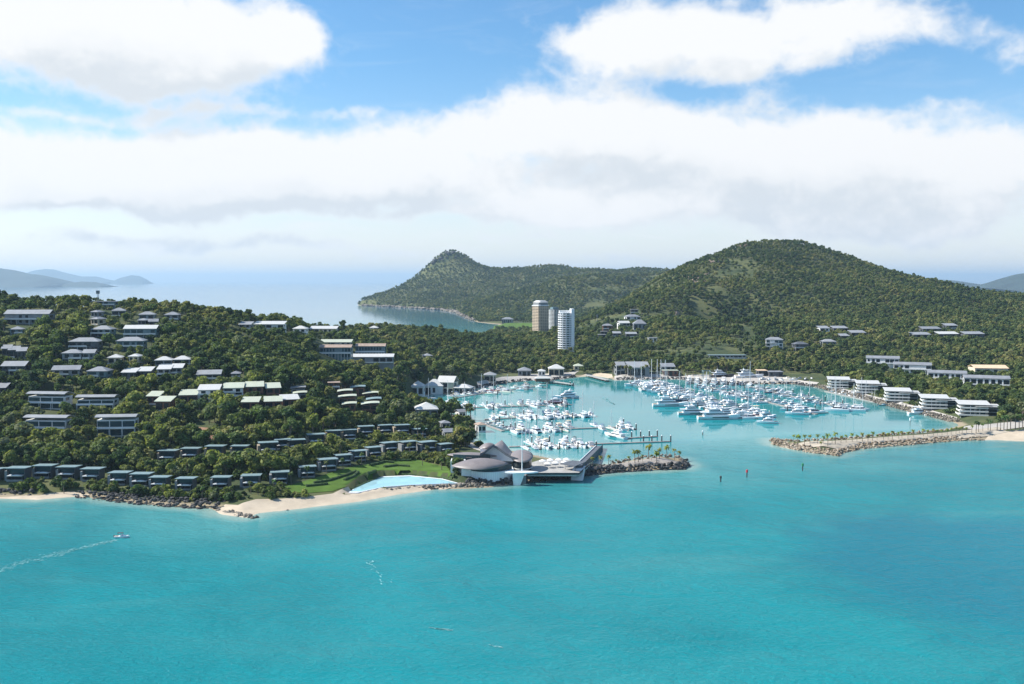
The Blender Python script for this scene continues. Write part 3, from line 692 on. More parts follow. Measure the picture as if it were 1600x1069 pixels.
# ---------------- the town's houses up the slope
HH = [
 ((4, 79, 491, 507), 'gable', ROOFG, GREYW, 2, 12, .05, 'long grey apartment block with pale gabled roof near the hill top', 'the long hilltop apartment block', {}),
 ((12, 33, 515, 526), 'hip', ROOFG, TEAL, 2, 9, .3, 'small grey hip roofed house below the long hilltop block', 'the small house under the hilltop block', {}),
 ((140, 182, 470, 480), 'flat', ROOFM, TEAL, 2, 10, 0, 'flat dark blue grey building behind the phone mast', 'the building behind the mast', {}),
 ((171, 194, 486, 494), 'hip', ROOFG, GREYW, 1, 9, .3, 'pale hip roofed house just below the mast building', 'the pale house below the mast', {}),
 ((142, 156, 488, 496), 'hip', ROOFM, GREYW, 1, 8, -.2, 'little grey roofed cottage beside the big round tree under the mast', 'the cottage under the mast', {}),
 ((214, 241, 492, 499), 'hip', ROOFG, GREYW, 1, 9, .2, 'grey roofed house at the eastern end of the hilltop', 'the eastern hilltop house', {}),
 ((214, 229, 501, 509), 'hip', ROOFG, DKGREY, 1, 8, 0, 'small pale roof peeping between trees below the eastern hilltop house', 'the peeping roof', {}),
 ((229, 245, 503, 510), 'gable', ROOFM, DKGREY, 1, 8, .3, 'small grey gabled cottage beside the peeping pale roof', 'the small gabled cottage', {}),
 ((255, 279, 493, 499), 'hip', ROOFM, GREYW, 1, 9, .1, 'low grey roof among the trees at the end of hilltop road', 'the low roof at the road end', {}),
 ((142, 158, 499, 508), 'hip', ROOFM, CREAM, 1, 9, -.3, 'grey hip roof house beside the round tree on the upper slope', 'the upper slope hip house', {}),
 ((141, 175, 515, 527), 'hip', ROOFG, TEAL, 2, 10, 0, 'wide pale roofed house partly hidden by trees uphill', 'the wide half hidden house', {}),
 ((191, 246, 514, 531), 'gable', ROOFW, TEAL, 2, 10, .05, 'large blue green two storey block with white roof and corner balconies', 'the large blue green block', dict(glass=GLASSB)),
 ((105, 155, 534, 549), 'hip', ROOFG, DKGREY, 2, 10, .1, 'wide dark house with grey hip roof behind a bright bushy tree', 'the wide dark hip house', {}),
 ((179, 225, 533, 549), 'hip', ROOFG, TEAL, 2, 10, .1, 'blue green house with two pale hip roofs below the large block', 'the twin hip blue green house', dict(glass=GLASSB)),
 ((0, 12, 545, 558), 'backskillion', ROOFG, DKGREY, 1, 9, .35, 'sloping grey roof villa at the picture edge beside two like it', 'the edge sloping roof villa', {}),
 ((9, 26, 547, 559), 'backskillion', ROOFG, DKGREY, 1, 9, .35, 'sloping grey roof villa, the middle one of three', 'the middle sloping roof villa', {}),
 ((22, 37, 549, 561), 'backskillion', ROOFG, DKGREY, 1, 9, .35, 'sloping grey roof villa, easternmost of three in a line', 'the eastern sloping roof villa', {}),
 ((94, 127, 552, 568), 'hip', ROOFG, GREYW, 2, 9, .15, 'grey house with white balconies behind an olive tree crown', 'the house behind the olive crown', {}),
 ((127, 147, 552, 568), 'gable', ROOFG, GREYW, 2, 9, .15, 'narrow grey house with pale gable and two white balconies', 'the narrow white balcony house', {}),
 ((165, 189, 559, 569), 'hip', ROOFW, CREAM, 1, 9, .2, 'low house with pale roof between two dark trees mid slope', 'the low pale roof mid slope', {}),
 ((200, 218, 557, 575), 'hip', ROOFW, CREAM, 2, 8, 0, 'narrow two storey house with pale roof mid slope', 'the narrow pale roof house', {}),
 ((239, 268, 563, 577), 'hip', ROOFW, GREYW, 2, 9, .2, 'house with broad cream roof, western half of a joined pair', 'the western joined cream house', {}),
 ((268, 297, 562, 576), 'hip', ROOFW, GREYW, 2, 9, .2, 'house with broad cream roof, eastern half of a joined pair', 'the eastern joined cream house', {}),
 ((0, 40, 572, 586), 'gable', ROOFG, DKGREY, 2, 11, .05, 'long pale roofed dark block at the western picture edge mid slope', 'the pale roofed edge block', {}),
 ((78, 123, 578, 592), 'gable', ROOFM, GREYW, 2, 10, .2, 'grey house with slanting roof hidden by gum trees mid slope', 'the gum hidden grey house', {}),
 ((134, 169, 580, 595), 'hip', ROOFM, TEAL, 2, 10, 0, 'blue grey house with rows of windows above the tall pale gum', 'the blue grey gum house', dict(glass=GLASSB)),
 ((188, 212, 582, 595), 'backskillion', ROOFW, DKGREY, 1, 9, .08, 'bright white skillion roof house, western of a touching pair', 'the western bright roof', {}),
 ((212, 236, 580, 593), 'backskillion', ROOFW, DKGREY, 1, 9, .08, 'bright white skillion roof house, eastern of a touching pair', 'the eastern bright roof', {}),
 ((243, 266, 577, 592), 'backskillion', ROOFW, GREYW, 2, 9, .15, 'bright white tilted roof house with veranda, western of two', 'the western tilted veranda house', {}),
 ((264, 284, 575, 590), 'backskillion', ROOFW, GREYW, 2, 9, .15, 'bright white tilted roof house with veranda, eastern of two', 'the eastern tilted veranda house', {}),
 ((-10, 7, 606, 619), 'backskillion', ROOFG, DKGREY, 1, 9, .2, 'grey roof corner cut off by the western picture edge', 'the cut off grey roof', {}),
 ((228, 250, 619, 632), 'backskillion', ROOFC, BROWN, 1, 9, 0, 'square pale green roof cottage standing behind a similar lower one', 'the rear square green roof', {}),
 ((241, 268, 627, 643), 'backskillion', ROOFC, BROWN, 1, 9, 0, 'square pale green roof cottage in front of a similar higher one', 'the front square green roof', {}),
 ((277, 307, 617, 632), 'backskillion', ROOFC, BROWN, 1, 10, .15, 'pale green roofed red brown cottage beside the white three storey house', 'the red brown cottage', {}),
 ((306, 342, 609, 630), 'backskillion', ROOFW, OFFW, 3, 10, .15, 'white three storey house with white roof and wrap around balconies', 'the white three storey house', {}),
 ((345, 379, 606, 625), 'backskillion', ROOFC, OFFW, 3, 10, .2, 'white three storey house with pale green roof next to brown one', 'the green roofed white house', {}),
 ((380, 410, 604, 623), 'backskillion', ROOFC, BROWN, 2, 10, .25, 'red brown timber house with pale green roof and red balcony', 'the red balcony house', dict(rail=BROWN)),
 ((411, 436, 606, 624), 'backskillion', ROOFC, BROWN, 2, 10, .3, 'dark brown house with pale green roof at the lane end', 'the lane end brown house', dict(rail=BROWN)),
 ((375, 404, 628, 642), 'backskillion', ROOFC, BROWN, 1, 9, .1, 'lower row cottage with pale green roof, westernmost of three', 'the western lower row cottage', {}),
 ((409, 439, 627, 641), 'backskillion', ROOFC, BROWN, 1, 9, .25, 'lower row cottage with pale green roof, middle of three', 'the middle lower row cottage', {}),
 ((435, 465, 624, 638), 'backskillion', ROOFW, BROWN, 1, 9, .35, 'lower row cottage with whitest roof, easternmost of three', 'the eastern lower row cottage', {}),
 ((451, 476, 607, 617), 'arc', ROOFG, GREYW, 1, 9, .2, 'grey curved roof cottage at the top of the lane', 'the curved cottage at the lane top', {}),
 ((455, 478, 615, 627), 'arc', ROOFC, GREYW, 1, 9, .2, 'pale green curved roof cottage below the grey curved one', 'the green curved cottage', {}),
 ((510, 530, 598, 611), 'flat', ROOFB, BROWN, 2, 8, .2, 'tall brown flat topped house alone above the curved roof cottages', 'the flat topped brown house', {}),
 ((304, 344, 585, 598), 'backskillion', ROOFG, GREYW, 2, 9, .2, 'grey roofed house with blotchy shade among gums above the white houses', 'the gum shaded grey house', {}),
 ((359, 374, 584, 594), 'hip', ROOFM, TEAL, 2, 8, .2, 'small blue grey house among gums above the brown house', 'the small blue grey house', {}),
 ((497, 551, 543, 561), 'gable', ROOFB, TEAL, 2, 12, 0, 'long hotel block with brown roof and white piers, western of two', 'the western hotel block', dict(nwin=10, rise=2.0, glass=GLASSB, rail=WHITE)),
 ((553, 604, 541, 559), 'gable', ROOFB, TEAL, 2, 12, 0, 'long hotel block with brown roof and white piers, eastern of two', 'the eastern hotel block', dict(nwin=10, rise=2.0, glass=GLASSB, rail=WHITE)),
 ((503, 619, 558, 567), 'backskillion', ROOFW, GREYW, 1, 9, .04, 'very long low building with white roof in front of the hotel blocks', 'the long white hotel roof', dict(nwin=10)),
 ((497, 551, 535, 541), 'backskillion', ROOFC, GREYW, 1, 9, 0, 'low pale roof just above and behind the western hotel block', 'the low roof behind the hotel', {}),
 ((372, 393, 508, 514), 'backskillion', ROOFG, GREYW, 1, 9, 0, 'low grey roof on the ridge, westernmost of the ridge buildings', 'the western ridge roof', {}),
 ((394, 446, 507, 514), 'backskillion', ROOFW, OFFW, 1, 10, 0, 'long white roofed building on the ridge beside the bay', 'the long ridge building', {}),
 ((456, 480, 514, 526), 'hip', ROOFW, OFFW, 2, 10, 0, 'white two storey building on the ridge behind palms', 'the white ridge building', {}),
 ((482, 528, 514, 521), 'backskillion', ROOFW, CREAM, 1, 10, 0, 'long pale ridge roof partly covered by palm fronds', 'the palm covered ridge roof', {}),
 ((576, 591, 511, 516), 'hip', ROOFW, OFFW, 1, 9, 0, 'small white roof alone on the ridge by the bay', 'the small white ridge roof', {}),
 ((660, 675, 556, 564), 'hip', ROOFG, GREYW, 1, 9, .3, 'small pale roof deep in the forest behind the marina', 'the small forest roof', {}),
]
for (px, roof, rm, wm, fl, dp, yaw, lab, sh, kw) in HH:
    cat = 'apartments' if ('block' in lab and 'house' not in lab) else 'house'
    house('hillside_house' if cat == 'house' else 'apartment_block', lab, cat, px, roof, rm, wm, fl, dp, yaw, 'houses on the town slope', sh, **kw)
CV = [((525, 550, 612, 623), ROOFC, 'western column, topmost'), ((526, 556, 621, 634), ROOFC, 'western column, middle one'), ((532, 556, 632, 643), ROOFC, 'western column, lowest'),
      ((545, 570, 606, 618), ROOFS, 'middle top, with dark green roof'), ((564, 592, 616, 626), ROOFC, 'eastern column, topmost'), ((570, 595, 625, 634), ROOFS, 'eastern column, middle one with green roof'), ((562, 592, 632, 649), ROOFC, 'eastern column, lowest and tallest')]
for px, rm, s in CV:
    house('curved_roof_cottage', f'brown cottage with curved roof by the lane, {s}', 'cottage', px, 'arc', rm, BROWN, 1 if px[3] - px[2] < 15 else 2, 9, .15, 'curved roof cottages by the lane', f'the curved cottage {s}', bal=True, rail=BROWN, hmin=3.6)

# ---------------- houses on the big hill
BH = [
 ((985, 998, 484, 493), 'flat', ROOFM, DKGREY, 2, 9, 0, 'highest dark house alone among trees on the hill shoulder', 'the highest dark shoulder house', {}),
 ((976, 1001, 495, 505), 'hip', ROOFM, OFFW, 2, 12, .2, 'big house with grey hip roof and white balconies on hill shoulder', 'the big grey shoulder house', {}),
 ((965, 984, 505, 515), 'gable', ROOFW, OFFW, 2, 11, .2, 'white house with ribbed pale roof on hill shoulder', 'the ribbed white shoulder house', {}),
 ((989, 1011, 506, 516), 'hip', ROOFM, GREYW, 1, 12, 0, 'house with pyramid grey roof at the eastern end of shoulder', 'the pyramid roof house', dict(rise=5)),
 ((941, 958, 509, 519), 'hip', ROOFM, BROWN, 2, 10, 0, 'brown house with grey hip roof below the lattice mast', 'the brown house by the lattice mast', {}),
 ((938, 950, 518, 524), 'flat', ROOFG, DKGREY, 1, 8, 0, 'middle step of dark terraced villas below the brown house', 'the middle terraced villa', {}),
 ((934, 947, 523, 530), 'flat', ROOFG, DKGREY, 1, 8, 0, 'lowest step of dark terraced villas near white tower', 'the lowest terraced villa', {}),
 ((957, 971, 521, 530), 'backskillion', ROOFG, DKGREY, 2, 9, 0, 'dark two storey villa with thin pale roof below shoulder', 'the dark villa below the shoulder', {}),
 ((977, 996, 522, 530), 'backskillion', ROOFG, DKGREY, 2, 9, 0, 'wider dark villa with thin pale roof beside two storey one', 'the wider dark villa', {}),
 ((1012, 1028, 528, 535), 'flat', ROOFG, OFFW, 1, 9, 0, 'low white fronted house at the foot of the shoulder', 'the white fronted shoulder house', {}),
 ((1279, 1297, 513, 523), 'backskillion', ROOFG, OFFW, 2, 11, .1, 'pale tall house, uppermost western one of the mid hill cluster', 'the tall mid hill house', {}),
 ((1300, 1326, 513, 519), 'backskillion', ROOFG, DKGREY, 1, 11, .1, 'long pale roof in the mid hill cluster, top row', 'the top long roof mid hill', {}),
 ((1328, 1354, 520, 526), 'backskillion', ROOFG, DKGREY, 1, 11, .1, 'long pale roof in the mid hill cluster, easternmost', 'the eastern mid hill roof', {}),
 ((1312, 1328, 525, 530), 'backskillion', ROOFG, DKGREY, 1, 10, .1, 'short pale roof in the middle of mid hill cluster', 'the short mid hill roof', {}),
 ((1284, 1308, 534, 542), 'hip', ROOFG, GREYW, 1, 11, 0, 'lowest pale roof of the mid hill cluster', 'the lowest mid hill roof', {}),
 ((1197, 1226, 531, 547), 'hip', ROOFM, OFFW, 3, 11, -.2, 'tall white and blue house with corner tower at hill foot', 'the white blue tower house', dict(glass=GLASSB)),
 ((1240, 1264, 538, 549), 'hip', ROOFD, DKGREY, 2, 11, .1, 'black house with dark roof at the hill foot', 'the black house', {}),
 ((1439, 1472, 514, 520), 'backskillion', ROOFM, DKGREY, 1, 11, .1, 'dull grey roof, upper western one of eastern hill group', 'the dull grey hill roof', {}),
 ((1476, 1497, 509, 517), 'backskillion', ROOFG, DKGREY, 2, 11, .1, 'topmost house of the eastern hill group', 'the topmost eastern hill house', {}),
 ((1424, 1456, 523, 529), 'backskillion', ROOFG, DKGREY, 1, 11, .1, 'lower western roof of the eastern hill group', 'the lower western hill roof', {}),
 ((1464, 1500, 522, 529), 'backskillion', ROOFW, DKGREY, 1, 11, .1, 'brightest pale roof in the middle of eastern hill group', 'the brightest hill roof', {}),
 ((1505, 1540, 522, 530), 'backskillion', ROOFG, DKGREY, 1, 11, .1, 'easternmost pale roof of the eastern hill group', 'the easternmost hill roof', {}),
 ((1105, 1169, 556, 560), 'flat', ROOFS, GREYW, 1, 8, 0, 'very long low grey green roof at forest edge above boatyard', 'the long low forest roof', {}),
]
for (px, roof, rm, wm, fl, dp, yaw, lab, sh, kw) in BH:
    house('hillside_house', lab, 'house', px, roof, rm, wm, fl, dp, yaw, 'houses on the big hill', sh, **kw)

# ---------------- five white terraced apartment houses by the marina
def terrace_block(px, lab, sh):
    x0, x1, yr, yb = px
    g = T((x0 + x1) / 2 + 2, yb); d = g.y; w = (x1 - x0) / FPX * d * .80; dp = 15.0
    loc = Vector((g.x, g.y + 7, g.z)); H = 7.8
    r = empty('terraced_apartments', loc, R(-14)); tag(r, lab, 'apartments', 'white terraced apartments by the marina')
    b = MB(); b.box(-w / 2 + 2, w / 2, -dp / 2 + 2.2, dp / 2, -3, H - .6); b.build('wall', GREYW, r)
    for f in range(3):
        z = f * 2.5; st = f * .5
        b = MB(); b.box(-w / 2 - 1.6 + st, w / 2 * .45, -dp / 2 - .6 + st, -dp / 2 + 2.19, z + .02, z + .30)
        b.box(-w / 2 - 1.6 + st, w / 2 * .45, -dp / 2 - .6 + st, -dp / 2 - .48 + st, z + .30, z + 1.1)
        b.box(-w / 2 - 1.6 + st, -w / 2 + 1.99, -dp / 2 + 2.2, dp / 2 - 1, z + .02, z + .30)
        b.box(-w / 2 - 1.6 + st, -w / 2 - 1.48 + st, -dp / 2 + 2.2, dp / 2 - 1, z + .30, z + 1.1)
        b.build('balcony', OFFW, r)
        for i in range(3):
            cx = -w / 2 + 2 + (i + .5) * (w - 2) / 3; ww = (w - 2) / 3 * .78
            b = MB(); b.box(cx - ww / 2, cx + ww / 2, -dp / 2 + 2.12, -dp / 2 + 2.3, z + .4, z + 2.25); b.build('window', GLASSB if i < 2 else GLASS, r)
        b = MB(); b.box(-w / 2 + 1.92, -w / 2 + 2.1, -dp / 2 + 4, dp / 2 - 2, z + .4, z + 2.25); b.build('window', GLASSB, r)
    for x in (-w / 2 - .4, -w / 4, 0): MB().box(x - .12, x + .12, -dp / 2 + .8, -dp / 2 + 1.04, -2, H - .7).build('post', WHITE, r)
    b = MB(); b.hexa([(-w / 2 - 1.8, -dp / 2 + .4, H - .2), (w / 2 * .6, -dp / 2 + .4, H - .2), (w / 2 * .6, dp / 2 + 1, H + 1.2), (-w / 2 - 1.8, dp / 2 + 1, H + 1.2), (-w / 2 - 1.8, -dp / 2 + .4, H + .1), (w / 2 * .6, -dp / 2 + .4, H + .1), (w / 2 * .6, dp / 2 + 1, H + 1.5), (-w / 2 - 1.8, dp / 2 + 1, H + 1.5)]); b.build('roof', ROOFC if False else ROOFW, r)
    b = MB(); b.hexa([(-w * .12, -dp / 2 - .4, H - 1.3), (w / 2 + 1.2, -dp / 2 - .4, H - 1.3), (w / 2 + 1.2, dp / 2 - 3, H - .45), (-w * .12, dp / 2 - 3, H - .45), (-w * .12, -dp / 2 - .4, H - 1.0), (w / 2 + 1.2, -dp / 2 - .4, H - 1.0), (w / 2 + 1.2, dp / 2 - 3, H - .25), (-w * .12, dp / 2 - 3, H - .25)]); b.build('roof', ROOFC if False else ROOFW, r)
    claim(x0, x1, yr, yb - 3, d, sh, w * .55, loc)
for i, px in enumerate([(1293, 1342, 588, 607), (1338, 1389, 595, 614), (1383, 1441, 605, 627), (1440, 1501, 614, 639), (1499, 1567, 626, 650)]):
    terrace_block(px, f'white terraced apartment house with stacked balconies, {ORD[i]} counting from the boatyard', f'the {ORD[i]} terraced house from boatyard')
for i, (px, s) in enumerate([((1357, 1408, 560, 575), 'uppermost'), ((1400, 1458, 570, 584), 'second from top'), ((1454, 1513, 583, 600), 'third from top'), ((1511, 1580, 591, 611), 'lowest')]):
    house('apartment_block', f'long white apartment block with grey roof stepping downhill, {s} of four', 'apartments', px, 'gable', ROOFM, OFFW, 2, 13, R(-20), 'long grey roofed apartment blocks', f'the {s} grey roofed block', nwin=7, rise=2.2, wide=1.05, rail=WHITE)
house('warehouse', 'large cream warehouse with tan roof above the apartment blocks', 'warehouse', (1524, 1579, 575, 590), 'gable', ROOFT, CREAM, 1, 22, R(-8), None, 'the tan roofed warehouse', bal=False, side=False, nwin=4, rise=2.5)

# ---------------- buildings round the marina
MBL = [
 ((640, 664, 604, 617), 'hip', ROOFW, OFFW, 1, 12, 0, 'white waterfront pavilion with peaked roofs, western one', 'the western white pavilion', dict(rise=4.5)),
 ((662, 694, 603, 618), 'hip', ROOFW, OFFW, 1, 14, 0, 'white waterfront pavilion with tallest peaked roof, eastern one', 'the eastern white pavilion', dict(rise=5.5)),
 ((684, 714, 597, 614), 'gable', ROOFW, CREAM, 2, 15, -.25, 'big boathouse with broad pale gabled roof by the marina', 'the big pale boathouse', dict(rise=5)),
 ((709, 739, 606, 617), 'hip', ROOFW, GREYW, 1, 12, -.2, 'low waterfront restaurant with white flared roof beside the boathouse', 'the flared roof restaurant', {}),
 ((645, 684, 639, 655), 'hip', ROOFW, GREYW, 1, 15, .15, 'broad pale hip roofed hall among palms near pontoons', 'the broad hip roofed hall', dict(rise=4)),
 ((712, 726, 644, 655), 'gable', ROOFM, OFFW, 1, 7, .5, 'small white gabled cottage among marina trees', 'the white marina cottage', {}),
 ((688, 701, 661, 671), 'hip', ROOFM, GREYW, 1, 7, .3, 'small grey roofed hut behind the big dark tree clump', 'the grey hut', {}),
 ((690, 707, 675, 686), 'gable', ROOFM, GREYW, 1, 7, .3, 'grey gabled hut on the lane to the clubhouse', 'the hut on the clubhouse lane', {}),
 ((755, 776, 586, 597), 'hip', ROOFG, CREAM, 1, 12, 0, 'pale roofed shop building behind the western quay', 'the quay shop building', {}),
 ((808, 831, 579, 588), 'hip', ROOFM, GREYW, 1, 14, 0, 'wide blue grey roofed shop behind the quay', 'the blue grey quay shop', {}),
 ((840, 853, 580, 588), 'hip', ROOFW, OFFW, 1, 10, 0, 'small white roofed kiosk between the quay shops', 'the quay kiosk', {}),
 ((856, 883, 576, 587), 'hip', ROOFW, CREAM, 1, 15, 0, 'cream terminal with wide pale hip roof at the ferry quay', 'the ferry terminal', dict(rise=4)),
 ((896, 912, 572, 579), 'hip', ROOFC, CREAM, 1, 10, 0, 'low pale green roofed shed behind the small sand beach', 'the shed behind the sand beach', {}),
 ((961, 977, 571, 586), 'gable', ROOFG, GREYW, 2, 14, .1, 'tall grey gabled shed behind the stone quay', 'the tall grey quay shed', {}),
 ((979, 1017, 574, 588), 'backskillion', ROOFG, GREYW, 1, 20, 0, 'broad boat shed with big grey roof behind the masts', 'the broad boat shed', {}),
 ((985, 1007, 567, 574), 'flat', ROOFM, DKGREY, 2, 10, 0, 'dark flat building behind the broad boat shed', 'the dark building behind the boat shed', {}),
 ((1033, 1056, 573, 580), 'backskillion', ROOFM, GREYW, 1, 12, 0, 'grey roofed store behind the cream striped shed', 'the grey roofed store', {}),
 ((1035, 1061, 579, 588), 'flat', ROOFC, BROWN, 1, 9, 0, 'brown shed with flat cream roof on the boatyard quay', 'the cream roofed boatyard shed', {}),
 ((1184, 1200, 579, 588), 'flat', ROOFT, DKGREY, 1, 12, 0, 'dark boatyard shed with tan flat roof', 'the tan roofed boatyard shed', {}),
 ((1200, 1225, 581, 589), 'flat', ROOFM, DKGREY, 1, 12, 0, 'long dark boatyard shed with grey flat roof', 'the long dark boatyard shed', {}),
]
for (px, roof, rm, wm, fl, dp, yaw, lab, sh, kw) in MBL:
    house('marina_building', lab, 'building', px, roof, rm, wm, fl, dp, yaw, 'buildings round the marina', sh, bal=False, **kw)
house('boathouse', 'white floating boathouse with brown hip roof under the dark trees', 'boathouse', (743, 758, 664, 677), 'hip', ROOFB, OFFW, 1, 8, .3, None, 'the floating boathouse', bal=False)
house('clubhouse_annex', 'low dark building on the grass spit in the bay', 'building', (783, 803, 499, 505), 'hip', ROOFM, GREYW, 1, 18, 0, None, 'the building on the bay spit', bal=False)

# ---------------- the three towers
def tower(name, lab, sh, cx, ytop, ybase, d, wpx, plan, floors, wmat, bandmat, yaw, crown, depth):
    a, _ = pdir(cx, ybase); x = a * d; zb = CAMH + pdir(cx, ybase)[1] * d; zt = CAMH + pdir(cx, ytop)[1] * d
    r = empty(name, (x, d, zb), yaw); tag(r, lab, 'tower', None)
    Ht = zt - zb; fh = Ht / floors; w = wpx / FPX * d
    poly = [(px_ * w / 2, py_ * depth / 2) for px_, py_ in plan]
    n = len(poly)
    b = MB(); b.prism([(x_ * .985, y_ * .985) for x_, y_ in poly], -14, Ht); b.build('wall', wmat, r)
    front = [i for i in range(n) if (poly[i][1] + poly[(i + 1) % n][1]) / 2 < -.05 * depth or (poly[i][0] + poly[(i + 1) % n][0]) / 2 < -.3 * w or (poly[i][0] + poly[(i + 1) % n][0]) / 2 > .3 * w]
    for f in range(floors):
        b = MB()
        for i in front:
            p, q = Vector(poly[i]), Vector(poly[(i + 1) % n]); e = (q - p); nrm = Vector((e.y, -e.x)).normalized()
            L = e.length; m = max(1, int(L / 3.6))
            for k in range(m):
                s0 = p + e * ((k + .14) / m); s1 = p + e * ((k + .86) / m)
                o0 = s0 + nrm * .05; o1 = s1 + nrm * .05; i0 = s0 - nrm * .8; i1 = s1 - nrm * .8
                b.prism([tuple(o0), tuple(o1), tuple(i1), tuple(i0)], f * fh + fh * (.34 if wmat is not BEIGE else .45), f * fh + fh * (.84 if wmat is not BEIGE else .76))
        b.build('window', GLASSB if wmat is not BEIGE else GLASS, r)
        b = MB()
        for i in front:
            p, q = Vector(poly[i]), Vector(poly[(i + 1) % n]); e = q - p; nrm = Vector((e.y, -e.x)).normalized()
            bo = .9 if wmat is not BEIGE else .3
            b.prism([tuple(p + nrm * bo), tuple(q + nrm * bo), tuple(q - nrm * .1), tuple(p - nrm * .1)], f * fh - .12, f * fh + fh * .30)
        b.build('balcony', bandmat, r)
    crown(r, w, depth, Ht, poly)
    x0, x1 = cx - wpx / 2, cx + wpx / 2
    claim(x0 - 1, x1 + 1, ytop, ybase, d, sh, w * .7, (x, d))
    return r
def crown_white(r, w, dp, H, poly):
    b = MB(); b.prism([(x * 1.02, y * 1.02) for x, y in poly], H + .02, H + .5); b.build('roof', WHITE, r)
    b = MB(); b.box(w * .30, w * .51, -dp * .52, dp * .3, -6, H + 5.0); b.build('stair_core', WHITE, r)
    b = MB(); b.box(-w * .45, w * .28, -dp * .1, dp * .25, H + .5, H + 3.0); b.build('plant_room', OFFW, r)
def crown_beige(r, w, dp, H, poly):
    b = MB(); b.prism([(x * 1.06, y * 1.06) for x, y in poly], H + .02, H + 1.2); b.build('parapet', WHITE, r)
    b = MB()
    b.prism([(x * .9, y * .9) for x, y in poly], H + 1.2, H + 5); b.build('plant_room', GREYW, r)
    b = MB()
    b.loft([[(x * .95, y * .95, H + 5) for x, y in poly], [(x * .55, y * .55, H + 8) for x, y in poly]]); b.build('roof', ROOFW, r)
def crown_grey(r, w, dp, H, poly):
    b = MB(); b.prism([(x * 1.04, y * 1.04) for x, y in poly], H + .02, H + .9); b.build('parapet', GREYW, r)
    b = MB(); b.box(-w * .3, w * .3, -dp * .3, dp * .3, H + .9, H + 4); b.build('plant_room', TEAL, r)
OCT = [(-.55, -1), (.55, -1), (1, -.5), (1, .5), (.55, 1), (-.55, 1), (-1, .5), (-1, -.5)]
SQR = [(-.80, -1), (.80, -1), (1, -.80), (1, .80), (.80, 1), (-.80, 1), (-1, .80), (-1, -.80)]
CURV = [(-.1, -1), (1, -.8), (1, .8), (-.1, 1), (-.55, .85), (-.85, .5), (-1, 0), (-.85, -.5), (-.55, -.85)]
tower('hotel_tower', 'tall beige square apartment tower with pale faceted crown', 'the beige tower', 844.5, 478, 523, 1450, 20, SQR, 19, BEIGE, BEIGE, R(36), crown_beige, 18.6)
tower('hotel_tower', 'shorter grey white tower between the beige and white towers', 'the grey tower', 866, 484, 515, 1560, 15, OCT, 15, OFFW, OFFW, R(18), crown_grey, 20)
tower('hotel_tower', 'white apartment tower with curved corner and dark window grid', 'the white tower', 884, 489, 552, 1200, 23, CURV, 18, WHITE, WHITE, R(4), crown_white, 19)

# ---------------- masts
def lattice(name, lab, px, yt, yb, n_panel, tall=None):
    g = T(px, yb); h = (yb - yt) / FPX * g.y
    r = empty(name, g); tag(r, lab, 'mast')
    b = MB()
    for s in ((-1, -1), (1, -1), (1, 1), (-1, 1)): b.tube((s[0] * .8, s[1] * .8, -1), (s[0] * .35, s[1] * .35, h), .10, .07, 5)
    for k in range(7):
        z0, z1 = h * k / 7, h * (k + 1) / 7; a0 = .8 - .45 * k / 7; a1 = .8 - .45 * (k + 1) / 7
        b.tube((-a0, -a0, z0), (a1, -a1, z1), .05, n=4); b.tube((a0, -a0, z0), (a1, a1, z1), .05, n=4); b.tube((a0, a0, z0), (-a1, a1, z1), .05, n=4); b.tube((-a0, a0, z0), (-a1, -a1, z1), .05, n=4)
    b.build('lattice', STEEL, r)
    for k in range(n_panel):
        a = 2 * math.pi * k / n_panel; b = MB(); cx, cy = math.cos(a) * 1.0, math.sin(a) * 1.0
        b.box(cx - .35, cx + .35, cy - .35, cy + .35, h - 2.6, h); b.build('antenna', GREYW, r)
    CLEAR.append((px - 4, px + 4, yt, yb, g.y, .4))
lattice('phone_mast', 'phone mast with clustered antenna panels above the hilltop', 153.5, 451, 478, 6)
lattice('lattice_mast', 'thin pale lattice mast on the big hill shoulder', 933, 492, 508, 3)

# ================================================================ SURFACES LAID ON THE GROUND
def drape(name, px, m, dz, label, cat, kind='structure', z=None, cut=3, minz=-.5):
    pts = []
    for p in px:
        q = T(*p)
        if z is not None and (q.z < .3 or float(sdist([q.x], [q.y])[0]) < 0): q = W(*p, min(z, .4) if name == 'beach' else z)
        pts.append(q.xy)
    bm = bmesh.new(); f = bm.faces.new([bm.verts.new((p.x, p.y, 0)) for p in pts])
    bmesh.ops.triangulate(bm, faces=bm.faces[:])
    for _ in range(cut):
        es = [e for e in bm.edges if e.calc_length() > 3.0]
        if not es: break
        bmesh.ops.subdivide_edges(bm, edges=es, cuts=1, use_grid_fill=False)
        bmesh.ops.triangulate(bm, faces=[f for f in bm.faces if len(f.verts) > 3])
    xs = np.array([v.co.x for v in bm.verts]); ys = np.array([v.co.y for v in bm.verts]); zz = height(xs, ys)
    for v, q in zip(bm.verts, zz): v.co.z = max(float(q), minz) + dz
    bmesh.ops.recalc_face_normals(bm, faces=bm.faces)
    if sum(f.normal.z for f in bm.faces) < 0: bmesh.ops.reverse_faces(bm, faces=bm.faces)
    me = bpy.data.meshes.new(name); bm.to_mesh(me); bm.free(); me.materials.append(m)
    me.polygons.foreach_set('use_smooth', [True] * len(me.polygons))
    o = bpy.data.objects.new(name, me); COL.objects.link(o); tag(o, label, cat, None, kind)
    poly = np.array([[p.x, p.y] for p in pts]); NOGROW.append(poly)
    return o
NOGROW = []
SAND = mat('pale coral sand', (.50, .42, .32), .95, .10, .15, spec=.1)
LAWN = mat('mown lawn', (.085, .15, .028), .95, .18, .12, spec=.1)
SCRUB = mat('dry grass', (.16, .15, .07), .95, .3, .15, spec=.1)
PAVE = mat('pale paving', (.42, .39, .35), .9, .12, .3)
TRACK = mat('sandy track', (.44, .385, .31), .95, .14, .2, spec=.1)
